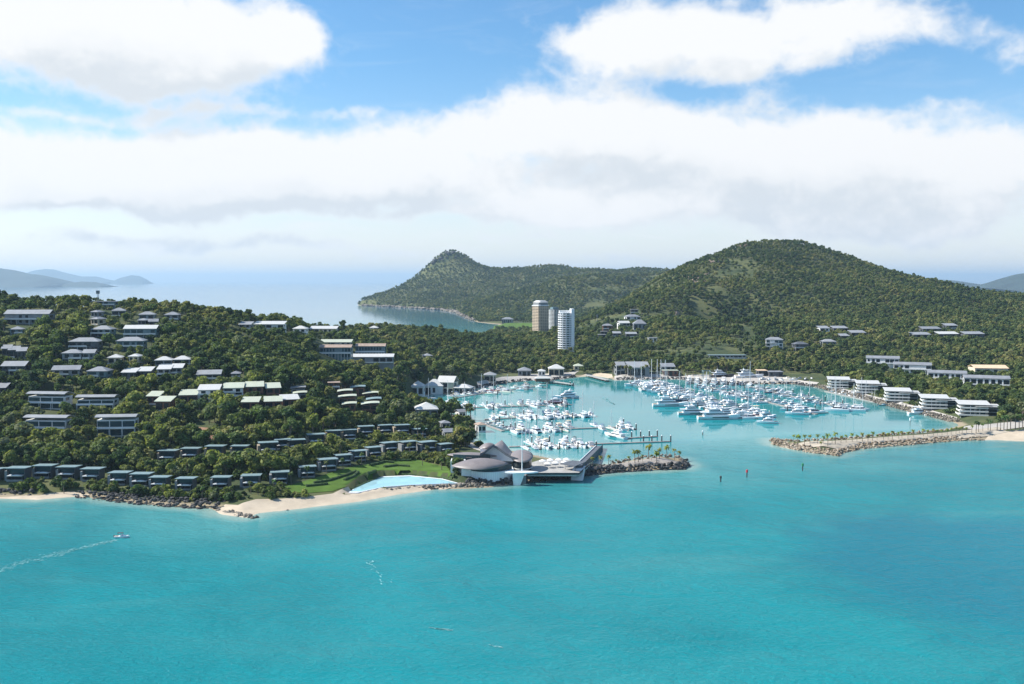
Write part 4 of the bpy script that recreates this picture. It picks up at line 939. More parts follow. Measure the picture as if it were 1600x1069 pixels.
GRAVEL = mat('grey gravel', (.30, .27, .24), .95, .2, .5)
EARTH = mat('bare red earth', (.25, .14, .085), .95, .25, .12)
drape('beach', [(336, 797), (352, 789), (372, 790), (400, 781), (440, 780), (480, 777), (520, 772), (548, 768), (600, 764), (650, 760), (700, 756), (716, 758), (700, 763), (660, 768), (620, 774), (560, 785), (500, 793), (450, 799), (412, 806), (392, 812), (350, 806)], SAND, .25, 'pale sand beach below the lawn and pool', 'beach', z=.4)
drape('beach', [(-8, 777), (40, 775), (62, 775), (80, 771), (115, 769), (142, 773), (120, 778), (60, 783), (-8, 782)], SAND, .25, 'small sand cove under the dark villas', 'beach', z=.4)
drape('beach', [(903, 588.5), (915, 584.5), (935, 583), (956, 585), (958, 590.5), (945, 591), (925, 589.5)], SAND, .3, 'small sand beach beside the stone quay', 'beach', z=.6)
drape('beach', [(1535, 689), (1545, 680), (1575, 674), (1640, 668), (1720, 672), (1720, 696), (1640, 693), (1590, 692)], SAND, .3, 'white beach at the root of palm lined breakwater', 'beach', z=.6)
drape('lawn', [(440, 762), (470, 754), (500, 745), (540, 732), (580, 725), (620, 719), (652, 718), (700, 730), (705, 742), (640, 739), (600, 741), (572, 750), (548, 764), (520, 768), (480, 771), (450, 770)], LAWN, .18, 'bright green lawn with curving hedges by the pool', 'lawn')
drape('lawn', [(770, 514), (772, 508), (790, 505), (830, 505), (880, 507), (880, 512), (830, 515)], LAWN, .5, 'flat green lawn on the spit in the far bay', 'lawn', z=2.0)
drape('path', [(1212, 692), (1250, 693), (1300, 690), (1380, 684), (1440, 680), (1500, 674), (1560, 668), (1575, 676), (1540, 683), (1440, 687), (1350, 694), (1310, 703), (1262, 701), (1225, 697)], TRACK, .4, 'sandy track along the top of palm lined breakwater', 'path', z=2.4)
drape('path', [(915, 732), (950, 728), (1000, 720), (1030, 716.5), (1060, 718), (1068, 725.5), (1050, 728), (1000, 729.5), (950, 733), (915, 737)], GRAVEL, .5, 'grey gravel top of the clubhouse breakwater', 'path', z=2.4)
drape('road', [(503, 625), (512, 625), (514, 640), (520, 655), (528, 664), (516, 664), (508, 650), (502, 638)], CONC, .25, 'short concrete lane between the brown cottages', 'road')
drape('road', [(0, 700), (40, 702), (80, 708), (80, 714), (36, 708), (0, 706)], EARTH, .3, 'dry earth bank above the western villas', 'bank')
drape('road', [(256, 668), (300, 667), (350, 672), (372, 682), (340, 688), (300, 683), (258, 678)], EARTH, .3, 'bare red earth cutting above the upper villa row', 'bank')
drape('quay', [(750, 605), (790, 597), (830, 592.5), (870, 592.5), (895, 588), (905, 580), (880, 583), (830, 585), (790, 589), (745, 597)], PAVE, .3, 'pale paved quay in front of the marina shops', 'quay', z=3.0)
drape('quay', [(960, 593), (1000, 592), (1060, 591), (1110, 597), (1160, 599), (1240, 599), (1272, 603), (1280, 598), (1230, 590), (1160, 586), (1100, 586), (1040, 586), (960, 588)], PAVE, .3, 'pale boatyard hardstand along the back of marina', 'quay', z=3.0)
drape('path', [(1290, 607), (1340, 618), (1400, 633), (1450, 645), (1492, 656), (1496, 653), (1450, 640), (1400, 628), (1340, 613), (1294, 603)], PAVE, .3, 'paved promenade above the stone seawall', 'path', z=3.2)
drape('path', [(700, 683), (716, 690), (740, 702), (752, 706), (756, 702), (742, 696), (720, 683), (706, 677)], PAVE, .3, 'pale lane running down to the clubhouse', 'path', z=3.0)
drape('path', [(1480, 672), (1540, 664), (1600, 658), (1680, 655), (1680, 662), (1600, 668), (1540, 676)], PAVE, .3, 'pale car park behind the white beach', 'car park', z=2.5)

# ================================================================ TREES
def leaf_mat(name, kind):
    m = bpy.data.materials.new(name); m.use_nodes = True; t = NT(m.node_tree); b = t.n['Principled BSDF']
    oi = t.node('ShaderNodeObjectInfo'); ge = t.node('ShaderNodeNewGeometry')
    if kind == 'object':
        base = oi.outputs['Color']
    else:
        cr = t.node('ShaderNodeValToRGB'); e = cr.color_ramp
        stops = PALETTE
        while len(e.elements) < len(stops): e.elements.new(.5)
        for i, (p_, c_) in enumerate(stops): e.elements[i].position = p_; e.elements[i].color = (*c_, 1)
        big = t.noise(oi.outputs['Location'], .012, 3, .5)
        f = t.m('ADD', t.m('MULTIPLY', oi.outputs['Random'], .62), t.m('MULTIPLY', t.sstep(big, .36, .66), .40), clamp=True)
        t.l.new(f, cr.inputs[0]); base = cr.outputs[0]
    n = t.noise(ge.outputs['Position'], .55, 2, .6)
    c = t.mix(t.sstep(n, .30, .72), (.62, .66, .60), (1.32, 1.28, 1.18))
    c = t.mix(1.0, base, c, 'MULTIPLY')
    isl = t.mix(ge.outputs['Random Per Island'], (.72, .74, .70), (1.3, 1.26, 1.2))
    c = t.mix(1.0, c, isl, 'MULTIPLY')
    t.l.new(c, b.inputs['Base Color'])
    b.inputs['Roughness'].default_value = .75; b.inputs['Specular IOR Level'].default_value = .25
    tl = t.node('ShaderNodeBsdfTranslucent'); t.l.new(t.mix(1.0, c, (1.15, 1.2, .55), 'MULTIPLY'), tl.inputs[0])
    ms = t.node('ShaderNodeMixShader'); ms.inputs[0].default_value = .38; t.l.new(b.outputs[0], ms.inputs[1]); t.l.new(tl.outputs[0], ms.inputs[2]); t.l.new(ms.outputs[0], t.n['Material Output'].inputs[0])
    return m
PALETTE = [(0.0, (.040, .072, .038)), (.22, (.064, .106, .048)), (.45, (.106, .150, .058)), (.64, (.160, .192, .072)), (.82, (.222, .234, .098)), (1.0, (.290, .270, .135))]
LEAF_ONE = leaf_mat('tree leaves', 'object')
LEAF_MANY = leaf_mat('forest leaves', 'many')
LEAF_PALM = leaf_mat('palm leaves', 'object')

def cards(mb, pts, nrm, size, rg):
    """leaf clumps: small bent quads"""
    n = len(pts)
    up = nrm + rg.normal(0, .55, (n, 3)); up /= np.linalg.norm(up, axis=1)[:, None]
    a = np.cross(up, rg.normal(0, 1, (n, 3))); a /= np.linalg.norm(a, axis=1)[:, None] + 1e-9
    b = np.cross(up, a); s = size * rg.uniform(.6, 1.35, (n, 1))
    a = a * s; b = b * s * rg.uniform(.5, 1.0, (n, 1))
    q = np.stack([pts - a - b * .6, pts + a * .9 - b, pts + a + b * .7, pts - a * .8 + b], 1).reshape(-1, 3)
    k = len(mb.v); mb.v += [tuple(p) for p in q.tolist()]; mb.f += [(k + 4 * i, k + 4 * i + 1, k + 4 * i + 2, k + 4 * i + 3) for i in range(n)]

def tree_shape(seed, form, ncard, size):
    """unit tree about 8 m tall : returns crown and trunk builders"""
    rg = np.random.default_rng(seed)
    crown = MB(); trunk = MB()
    if form == 'round': Hh, R0, zc, fl, nb = 8.0, 3.6, 5.0, .78, 13
    elif form == 'tall': Hh, R0, zc, fl, nb = 9.5, 2.7, 6.2, 1.15, 11
    elif form == 'spread': Hh, R0, zc, fl, nb = 7.4, 4.4, 5.2, .52, 15
    elif form == 'gum': Hh, R0, zc, fl, nb = 10.5, 3.2, 7.2, .85, 9
    else: Hh, R0, zc, fl, nb = 3.0, 2.2, 1.35, .65, 8       # bush
    blobs = []
    for i in range(nb):
        th = rg.uniform(0, 2 * math.pi); rr = R0 * math.sqrt(rg.uniform(0, 1)) * .72; zz = rg.uniform(-.75, .95)
        rr *= math.sqrt(max(.1, 1 - .7 * zz * zz))
        c = np.array([rr * math.cos(th), rr * math.sin(th), zc + zz * R0 * fl * .75]); r = R0 * rg.uniform(.30, .50) * (1 if form != 'gum' else .85)
        blobs.append((c, r))
    tot = sum(r * r for _, r in blobs)
    for c, r in blobs:
        m = int(ncard * r * r / tot)
        d = rg.normal(0, 1, (m, 3)); d /= np.linalg.norm(d, axis=1)[:, None]
        d[:, 2] = np.where(d[:, 2] < -.45, -d[:, 2], d[:, 2])
        rad = r * rg.uniform(.72, 1.12, (m, 1))
        pts = c + d * rad * np.array([1, 1, .82])
        cards(crown, pts, d + np.array([0, 0, .25]), size, rg)
        # dark inner mass so that the crown is not hollow
        ring = []
        for z_, k_ in ((-.62, .45), (-.1, .74), (.45, .5)):
            ring.append([(c[0] + r * k_ * math.cos(a) * .95, c[1] + r * k_ * math.sin(a) * .95, c[2] + r * z_ * .85) for a in np.linspace(0, 2 * math.pi, 6)[:-1]])
        crown.loft(ring)
    tr = .22 if form != 'bush' else .10
    trunk.tube((0, 0, -1.2), (.05, .03, zc * .45), tr * 1.25, tr * .85, 6)
    trunk.tube((.05, .03, zc * .45 - .05), (.02, -.05, zc + .4), tr * .85, tr * .4, 6)
    for c, r in blobs[:5]:
        trunk.tube((.05, .03, zc * rg.uniform(.35, .6)), tuple(c), tr * .55, tr * .2, 5)
    return crown, trunk

def palm_shape(seed, big):
    rg = np.random.default_rng(seed); crown = MB(); trunk = MB()
    Hh = 6.2; lean = rg.uniform(-.5, .5, 2); pts = [Vector((lean[0] * (k / 5) ** 2, lean[1] * (k / 5) ** 2, Hh * k / 5 - (.8 if k == 0 else 0))) for k in range(6)]
    for i in range(5): trunk.tube(pts[i], pts[i + 1], .27 - .02 * i, .27 - .02 * (i + 1), 6)
    top = pts[-1]; nf = 15
    for i in range(nf):
        th = 2 * math.pi * i / nf + rg.uniform(-.2, .2); el = rg.uniform(-.15, 1.05); L = rg.uniform(2.2, 2.9)
        dv = Vector((math.cos(th), math.sin(th), 0)); sd = Vector((-math.sin(th), math.cos(th), 0)); p = top.copy(); prev = None; segs = []
        for k in range(6):
            f = k / 5; ang = el - 1.7 * f; segs.append((p.copy(), .14 + .62 * math.sin(math.pi * min(1, f * .9 + .12)) * .8)); p = p + (dv * math.cos(ang) + Vector((0, 0, math.sin(ang)))) * (L / 5)
        for k in range(5):
            (a, wa), (b, wb) = segs[k], segs[k + 1]; dr = Vector((0, 0, -.22))
            crown.add([a - sd * wa + dr * wa * 2, a, b, b - sd * wb + dr * wb * 2], [(0, 1, 2, 3)])
            crown.add([a, a + sd * wa + dr * wa * 2, b + sd * wb + dr * wb * 2, b], [(0, 1, 2, 3)])
    return crown, trunk

FORMS = [('round', 101), ('tall', 102), ('spread', 103), ('gum', 104), ('round', 105), ('spread', 106), ('bush', 107), ('bush', 108)]
HGT = {'round': 8.2, 'tall': 9.6, 'spread': 7.2, 'gum': 10.2, 'bush': 3.0}
RAD = {'round': 4.0, 'tall': 3.2, 'spread': 4.8, 'gum': 3.6, 'bush': 2.5}

# ---- candidate places
def inside(poly, x, y):
    n = len(poly); c = np.zeros(x.shape, bool); j = n - 1
    for i in range(n):
        xi, yi = poly[i]; xj, yj = poly[j]
        c ^= ((yi > y) != (yj > y)) & (x < (xj - xi) * (y - yi) / ((yj - yi) or 1e-9) + xi); j = i
    return c
def scatter(u0, u1, y0, y1, sp0, sp1, seed):
    """jittered grid whose spacing grows with distance"""
    rg = np.random.default_rng(seed); xs, ys, ss = [], [], []
    y = y0
    while y < y1:
        sp = sp0 + (sp1 - sp0) * (y - y0) / (y1 - y0)
        x = np.arange(u0 * y, u1 * y, sp); n = len(x)
        xs.append(x + rg.uniform(-.5, .5, n) * sp); ys.append(y + rg.uniform(-.5, .5, n) * sp); ss.append(np.full(n, sp)); y += sp * .92
    return np.concatenate(xs), np.concatenate(ys), np.concatenate(ss)
parts_ = [scatter(-.60, .02, 440, 660, 3.4, 3.6, 9), scatter(-.60, .60, 440, 1000, 5.3, 7.4, 1), scatter(-.60, .64, 1000, 2250, 5.9, 7.6, 2), scatter(-.22, .40, 2350, 4450, 9.0, 11.5, 3)]
tx = np.concatenate([p[0] for p in parts_]); ty = np.concatenate([p[1] for p in parts_]); tsp = np.concatenate([p[2] for p in parts_])
rg = np.random.default_rng(5)
nb_ = len(parts_[0][0]); under = (np.arange(len(tx)) < nb_)
tsd = sdist(tx, ty); _px, _py = proj(tx, ty, 2.0); clump = (_px > 690) & (_px < 765) & (_py > 630) & (_py < 708) & (ty < 800)
k = tsd > np.where(ty > 2300, 2.5, np.where(clump, 1.5, 7.0))
k &= ~under | (fbm(tx / 22, ty / 22, 33, 3) > -.25)
tx, ty, tsp, tsd, under = tx[k], ty[k], tsp[k], tsd[k], under[k]
tz = height(tx, ty, tsd)
N = len(tx)
form = rg.choice(8, N, p=[.20, .12, .17, .12, .15, .12, .06, .06])
cl = fbm(tx / 45, ty / 45, 50, 3)
form = np.where((cl > .45) & (rg.random(N) < .6), rg.choice([6, 7], N), form)
form = np.where(under, np.where(rg.random(N) < .5, 6, 7), form)
hh = np.array([HGT[f] for f, _ in FORMS])[form]; rr = np.array([RAD[f] for f, _ in FORMS])[form]
sc = rg.triangular(.58, .85, 1.5, N) * np.where(ty < 1000, 1.10, np.where(ty < 2300, .86, 1.02)) * (1 - .18 * np.clip((ty - 1500) / 500, 0, 1) * (ty < 2300))
_px, _py = proj(tx, ty, tz); clump = (_px > 700) & (_px < 760) & (_py > 640) & (_py < 700) & (ty < 800)
form = np.where(clump & (form >= 6), 0, form); sc = np.where(clump, rg.uniform(.95, 1.45, N), sc)
sc = np.where((ty > 715) & (ty < 1000) & (tx / ty < -.24), sc * .74, sc)
hh = np.array([HGT[f] for f, _ in FORMS])[form]; rr = np.array([RAD[f] for f, _ in FORMS])[form]
ok = np.ones(N, bool)
# breakwaters, quays and the clubhouse stay free
pxx, pyy = proj(tx, ty, tz)
ok &= ~((ty < 640) & (pxx > 716) & (pxx < 1090) & (pyy > 700))
ok &= ~((pxx > 1190) & (ty < 690)) | (tx > 330)
ok &= ~((ty < 720) & (pxx > 1190) & (pxx < 1545))
ok &= ~((pxx > 745) & (pxx < 1290) & (pyy > 583.5) & (pyy < 600))
quayside = (pxx > 1270) & (tsd < 24) & (ty < 1100) & (ty > 640); ok &= ~(quayside & (tsd < 9)); form = np.where(quayside, 6, form)
NOGROW.append(np.array([[p.x, p.y] for p in [T(*q) for q in [(476, 775), (462, 752), (540, 730), (618, 717), (652, 719), (640, 740), (600, 746), (570, 757), (556, 775)]]]))
NOGROW.append(np.array([[POOLC.x + (p.x - POOLC.x) * 1.12, POOLC.y + (p.y - POOLC.y) * 1.5] for p in POOLP]))
for poly in NOGROW: ok &= ~inside(poly, tx, ty)
for fx, fy, fr in FOOT: ok &= (tx - fx) ** 2 + (ty - fy) ** 2 > (fr + rr * sc * .55) ** 2
# open grass on the sunny shoulder of the hill and along the shore gardens
gr = fbm(tx / 60, ty / 60, 70, 3)
shoulder = (pxx > 900) & (pxx < 1180) & (pyy > 405) & (pyy < 562)
ok &= ~(shoulder & (gr > .14) & (rg.random(N) < .80))
ok &= rg.random(N) > .06
tx, ty, tz, tsp, tsd, form, hh, rr, sc, pxx, pyy = [a[ok] for a in (tx, ty, tz, tsp, tsd, form, hh, rr, sc, pxx, pyy)]
# shore belt: low bushes first, trees further up
front = (tsd < 13) & (ty < 700)
form = np.where(front, np.where(rg.random(len(tx)) < .5, 6, 7), form)
lowbelt = (tsd < 34) & (ty < 620) & (pxx < 720); sc = np.where(lowbelt & ~front, sc * .72, sc)
hh = np.array([HGT[f] for f, _ in FORMS])[form]; rr = np.array([RAD[f] for f, _ in FORMS])[form]
# keep the walls the photograph shows in view
keep = np.ones(len(tx), bool)
for it in range(2):
    top = proj(tx, ty, tz + hh * sc)[1]; hw = rr * sc / ty * FPX * .75
    bad = np.zeros(len(tx), bool)
    for (x0, x1, y0, y1, d, cov) in CLEAR:
        bad |= (ty < d + 1) & (pxx + hw > x0) & (pxx - hw < x1) & (top < y1 - cov * (y1 - y0)) & (pyy > y0)
    if it == 0:
        form = np.where(bad, np.where(rg.random(len(tx)) < .5, 6, 7), form); sc = np.where(bad, np.minimum(sc, .85), sc)
        hh = np.array([HGT[f] for f, _ in FORMS])[form]; rr = np.array([RAD[f] for f, _ in FORMS])[form]
    else: keep &= ~bad
# drop what lies hidden behind a ridge
order = np.argsort(ty); bins = np.clip(((tx / ty + .7) * 900).astype(int), 0, 1299); hor = np.full(1300, -9.0)
ang = (tz - CAMH) / ty; angt = (tz + hh * sc - CAMH) / ty
for i in order:
    b_ = bins[i]
    if angt[i] < hor[b_] - .012: keep[i] = False
    elif ang[i] > hor[b_]: hor[max(0, b_ - 1):b_ + 2] = np.maximum(hor[max(0, b_ - 1):b_ + 2], ang[i])
tx, ty, tz, tsp, tsd, form, hh, rr, sc, pxx, pyy = [a[keep] for a in (tx, ty, tz, tsp, tsd, form, hh, rr, sc, pxx, pyy)]
N = len(tx)
rot = rg.uniform(0, 6.283, N)

# ---- which trees show largest : paint them front to back into a small buffer
buf = np.zeros((1069, 1600), bool); vis = np.zeros(N)
for i in np.argsort(ty):
    if ty[i] > 1150: break
    t_ = proj(tx[i], ty[i], tz[i] + hh[i] * sc[i])[1]; w_ = rr[i] * sc[i] / ty[i] * FPX * .85
    b0 = t_ + (pyy[i] - t_) * (.75 if form[i] < 6 else 1)
    a0, a1, c0, c1_ = int(max(0, t_)), int(min(1068, b0)) + 1, int(max(0, pxx[i] - w_)), int(min(1599, pxx[i] + w_)) + 1
    if c1_ <= c0 or a1 <= a0: continue
    s_ = buf[a0:a1, c0:c1_]; vis[i] = s_.size - s_.sum(); s_[:] = True
isbush = form >= 6
trees_i = [i for i in np.argsort(-vis) if not isbush[i]][:285]
bush_i = [i for i in np.argsort(-vis) if isbush[i]][:70]
indiv = np.zeros(N, bool); indiv[trees_i] = True; indiv[bush_i] = True
print('TREES', N, 'near', (ty < 1000).sum(), 'mid', ((ty >= 1000) & (ty < 2300)).sum(), 'far', (ty >= 2300).sum(), 'smallest kept', vis[trees_i[-1]])

# ---- single trees
TINT = [('dark green', (.038, .074, .038)), ('deep green', (.064, .110, .048)), ('mid green', (.106, .158, .056)), ('olive', (.170, .196, .074)), ('yellow green', (.228, .260, .078)), ('grey green', (.190, .215, .130))]
FNAME = {'round': 'round crowned', 'tall': 'upright', 'spread': 'spreading', 'gum': 'pale trunked'}
hi_shapes = [tree_shape(s, f, 620 if f != 'bush' else 200, .50 if f != 'bush' else .36) for f, s in FORMS]
hi_mesh = [(c.mesh('crown', LEAF_ONE), t.mesh('trunk', TRUNK)) for c, t in hi_shapes]
lm = np.array([(l[0], l[1], l[2]) for l in LAND]); phr = [l[3] for l in LAND]
used = {}; todo = []
for i in list(trees_i) + list(bush_i):
    dx = (pxx[i] - lm[:, 0]) * 1.0; dy = (pyy[i] - lm[:, 1]) * 1.6
    j = int(np.argmin(dx * dx + dy * dy))
    ddx, ddy = dx[j], dy[j]
    if abs(ddy) > abs(ddx): rel = 'downhill of' if ddy > 0 else 'uphill of'
    else: rel = 'east of' if ddx > 0 else 'west of'
    w_ = vnoise(np.array([tx[i] / 30]), np.array([ty[i] / 30]), 9)[0]
    q = int(np.clip((w_ * .5 + rg.random() * .6) * 6, 0, 5.99)); f = FORMS[form[i]][0]
    todo.append((i, j, rel, q, f, math.hypot(ddx, ddy)))
todo.sort(key=lambda r: r[5])
for (i, j, rel, q, f, dist) in todo:
    bush = f == 'bush'
    kind = 'bush' if bush else 'tree'
    desc = f'{TINT[q][0]} {"low bush" if bush else FNAME[f] + " tree"}'
    key = (desc, rel, phr[j]); used[key] = used.get(key, 0) + 1; n = used[key]
    lab = f'{desc} {rel} {phr[j]}' if n == 1 else f'{desc}, {ORD[n - 1]} nearest {rel} {phr[j]}'
    if len(lab.split()) > 16: lab = lab.replace(' crowned', '').replace(' trunked', '')
    r = empty('bush' if bush else 'broadleaf_tree', (tx[i], ty[i], tz[i]), rot[i]); s = sc[i]; r.scale = (s, s, s * rg.uniform(.9, 1.1))
    tag(r, lab, kind, 'garden bushes near the shore' if bush else 'trees on the town hill and round the marina')
    o = bpy.data.objects.new('crown', hi_mesh[form[i]][0]); jit = rg.uniform(.85, 1.18); o.color = (*[c * jit for c in TINT[q][1]], 1); link_part(o, r)
    o = bpy.data.objects.new('trunk', hi_mesh[form[i]][1]); link_part(o, r)

# ---- the rest of the wood, beyond counting
def forest(name, label, sel, protos):
    cl = bpy.data.collections.new(name + '_kinds')
    for j, (c, t) in enumerate(protos):
        me = c.mesh('wood_tree', LEAF_MANY); k0 = len(me.polygons); me.materials.append(TRUNK)
        mt = t.mesh('wood_trunk', TRUNK); bm = bmesh.new(); bm.from_mesh(me); bm.from_mesh(mt); bm.faces.ensure_lookup_table()
        for f_ in bm.faces[k0:]: f_.material_index = 1
        bm.to_mesh(me); bm.free(); bpy.data.meshes.remove(mt)
        cl.objects.link(bpy.data.objects.new('%s_%02d' % (name, j), me))
    me = bpy.data.meshes.new(name); idx = np.nonzero(sel)[0]; n = len(idx)
    me.vertices.add(n); me.vertices.foreach_set('co', np.stack([tx[idx], ty[idx], tz[idx]], -1).astype(np.float32).ravel())
    def at(k_, typ, v, key='value'):
        a = me.attributes.new(k_, typ, 'POINT'); a.data.foreach_set(key, v)
    at('pick', 'INT', form[idx].astype(np.int32)); at('turn', 'FLOAT', rot[idx].astype(np.float32))
    s3 = np.stack([sc[idx], sc[idx], sc[idx] * rg.uniform(.85, 1.15, n)], -1).astype(np.float32)
    at('size', 'FLOAT_VECTOR', s3.ravel(), 'vector')
    o = bpy.data.objects.new(name, me); COL.objects.link(o)
    g = bpy.data.node_groups.new(name, 'GeometryNodeTree')
    g.interface.new_socket('Geometry', in_out='INPUT', socket_type='NodeSocketGeometry'); g.interface.new_socket('Geometry', in_out='OUTPUT', socket_type='NodeSocketGeometry')
    nn = g.nodes; gi = nn.new('NodeGroupInput'); go = nn.new('NodeGroupOutput'); ip = nn.new('GeometryNodeInstanceOnPoints')
    ci = nn.new('GeometryNodeCollectionInfo'); ci.inputs['Collection'].default_value = cl; ci.inputs['Separate Children'].default_value = True; ci.inputs['Reset Children'].default_value = True
    def na(k_, typ):
        q = nn.new('GeometryNodeInputNamedAttribute'); q.data_type = typ; q.inputs['Name'].default_value = k_; return q.outputs['Attribute']
    g.links.new(gi.outputs[0], ip.inputs['Points']); g.links.new(ci.outputs[0], ip.inputs['Instance']); ip.inputs['Pick Instance'].default_value = True
    g.links.new(na('pick', 'INT'), ip.inputs['Instance Index']); g.links.new(na('size', 'FLOAT_VECTOR'), ip.inputs['Scale'])
    cx = nn.new('ShaderNodeCombineXYZ'); g.links.new(na('turn', 'FLOAT'), cx.inputs[2]); er = nn.new('FunctionNodeEulerToRotation'); g.links.new(cx.outputs[0], er.inputs[0]); g.links.new(er.outputs[0], ip.inputs['Rotation'])
    g.links.new(ip.outputs[0], go.inputs[0])
    md = o.modifiers.new('trees', 'NODES'); md.node_group = g
    tag(o, label, 'forest', None, 'stuff')
    return o
forest('forest', 'dense scrub and gum forest covering the town slope and the big hill', ~indiv & (ty < 2300), [tree_shape(s, f, 330 if f != 'bush' else 120, .70 if f != 'bush' else .5) for f, s in FORMS])
forest('headland_forest', 'unbroken forest on the headland with rocky knob across the bay', ~indiv & (ty >= 2300), [tree_shape(s + 50, f, 150 if f != 'bush' else 60, 1.0 if f != 'bush' else .75) for f, s in FORMS])

# ================================================================ BOATS
def taper(mb, x0, x1, w0, w1, z0, z1, rb=0.0, rf=0.0, top=.88):
    """cabin shape: stern x0 (half width w0), bow x1 (half width w1), raked ends, narrower on top"""
    b = [(x0, -w0, z0), (x1, -w1, z0), (x1, w1, z0), (x0, w0, z0)]
    t = [(x0 + rb, -w0 * top, z1), (x1 - rf, -w1 * top, z1), (x1 - rf, w1 * top, z1), (x0 + rb, w0 * top, z1)]
    mb.hexa(b + t); return mb
def hull_mesh(mb, L, B, h0, h1, y=0.0, fine=1.0, n=9):
    rings = []
    for i in range(n):
        t = i / (n - 1); x = -L / 2 + L * t
        hb = B / 2 * (.90 + .10 * min(1, t * 3)) * (1 - max(0, (t - .45) / .55) ** 2.1 * .97); sh = h0 + (h1 - h0) * t ** 1.8
        xb = x + (L * .07 * t ** 3)
        rings.append([(x, y, -.5), (x, y + hb * .62 * fine, -.28), (xb, y + hb * .88, sh * .45), (xb, y + hb, sh), (xb, y + hb * .86, sh + .02), (xb, y - hb * .86, sh + .02), (xb, y - hb, sh), (xb, y - hb * .88, sh * .45), (x, y - hb * .62 * fine, -.28)])
    mb.loft(rings); return mb
def boat_cruiser():
    r = empty('motor_cruiser', (0, 0, 0)); L, B = 14.0, 4.6
    hull_mesh(MB(), L, B, 1.35, 2.1).build('hull', HULL, r)
    MB().box(-L / 2 + .3, -L / 2 + 3.3, -B * .36, B * .36, 1.38, 1.42).build('cockpit', TEAK, r)
    taper(MB(), -3.6, 4.4, 1.85, 1.1, 1.4, 3.25, .0, 1.5).build('cabin', BOATW, r)
    taper(MB(), -2.6, 4.05, 1.90, 1.20, 2.35, 2.85, .05, .95, .925).build('window', BOATG, r)
    b = MB(); taper(b, -4.6, 1.7, 1.8, 1.45, 3.26, 3.42, 0, 0, 1); taper(b, -1.6, 1.7, 1.6, 1.3, 3.42, 4.2, 0, .7); b.build('flybridge', BOATW, r)
    b = MB(); b.box(-3.6, .2, -1.45, 1.45, 5.35, 5.5); [b.box(x - .06, x + .06, y - .06, y + .06, 3.42, 5.35) for x in (-3.3, -.2) for y in (-1.3, 1.3)]; b.build('hardtop', CANVAS, r)
    MB().tube((-1.6, 0, 5.5), (-2.0, 0, 7.4), .06, .03, 5).build('mast', ALU, r)
    return r
def boat_express():
    r = empty('express_cruiser', (0, 0, 0)); L, B = 12.0, 4.0
    hull_mesh(MB(), L, B, 1.15, 1.7).build('hull', HULL, r)
    MB().box(-L / 2 + .3, -L / 2 + 3.6, -B * .36, B * .36, 1.18, 1.22).build('cockpit', TEAK, r)
    taper(MB(), -2.8, 3.6, 1.55, .7, 1.15, 2.55, .4, 2.2, .8).build('cabin', BOATW, r)
    taper(MB(), -2.2, 3.2, 1.57, .82, 1.75, 2.35, .2, 1.1, .88).build('window', BOATG, r)
    b = MB(); taper(b, -3.6, .6, 1.4, 1.1, 3.0, 3.15, .1, .1, .95); [b.box(x - .05, x + .05, y - .05, y + .05, 2.0, 3.0) for x in (-3.2, -.2) for y in (-1.1, 1.1)]; b.build('hardtop', CANVAS, r)
    return r
def boat_fisher():
    r = empty('sport_fishing_boat', (0, 0, 0)); L, B = 15.0, 4.8
    hull_mesh(MB(), L, B, 1.15, 2.5).build('hull', HULL, r)
    MB().box(-L / 2 + .3, -L / 2 + 4.6, -B * .36, B * .36, 1.18, 1.22).build('cockpit', TEAK, r)
    taper(MB(), -2.6, 3.6, 1.9, 1.2, 1.5, 3.5, .0, 1.6).build('cabin', BOATW, r)
    taper(MB(), -2.2, 3.3, 1.93, 1.28, 2.6, 3.05, .05, .8, .93).build('window', BOATG, r)
    b = MB(); taper(b, -3.0, 1.0, 1.7, 1.4, 3.5, 4.5, 0, .6); b.build('flybridge', BOATW, r)
    b = MB(); [b.tube((x, y, 4.5), (x * .5 - .6, y * .45, 9.0), .05, .04, 4) for x in (-2.6, .4) for y in (-1.3, 1.3)]; b.box(-1.9, -.2, -.75, .75, 7.6, 7.7); b.box(-2.6, .6, -1.5, 1.5, 6.0, 6.12); b.build('tuna_tower', ALU, r)
    for s in (-1, 1): MB().tube((-.5, s * 2.0, 2.2), (-3.6, s * 3.2, 10.5), .05, .02, 4).build('outrigger', ALU, r)
    return r
def boat_yacht():
    r = empty('sailing_yacht', (0, 0, 0)); L, B = 13.0, 3.9
    hull_mesh(MB(), L, B, 1.05, 1.4, fine=.8).build('hull', HULL, r)
    taper(MB(), -1.8, 3.4, 1.15, .6, 1.1, 1.75, .1, 1.2).build('cabin', BOATW, r)
    taper(MB(), -1.4, 2.9, 1.17, .72, 1.32, 1.58, .05, .5, .95).build('window', BOATG, r)
    MB().tube((.9, 0, 1.3), (.9, 0, 18.0), .24, .17, 6).build('mast', ALU, r)
    MB().tube((.7, 0, 2.7), (-4.4, 0, 2.9), .20, .15, 6).build('furled_sail', CANVAS, r)
    b = MB(); b.tube((.9, 0, 17.6), (6.2, 0, 1.45), .035, n=4); b.tube((.9, 0, 17.8), (-6.2, 0, 1.2), .025, n=4); [b.tube((.9, y * 1.0, 9.5), (.9, y * 1.7, 1.2), .025, n=4) for y in (-1, 1)]; b.box(.84, .96, -1.0, 1.0, 9.45, 9.55); b.build('rigging', ALU, r)
    b = MB(); b.box(-3.4, -2.0, -1.1, 1.1, 2.0, 2.08); b.build('spray_hood', CANVAS, r)
    return r
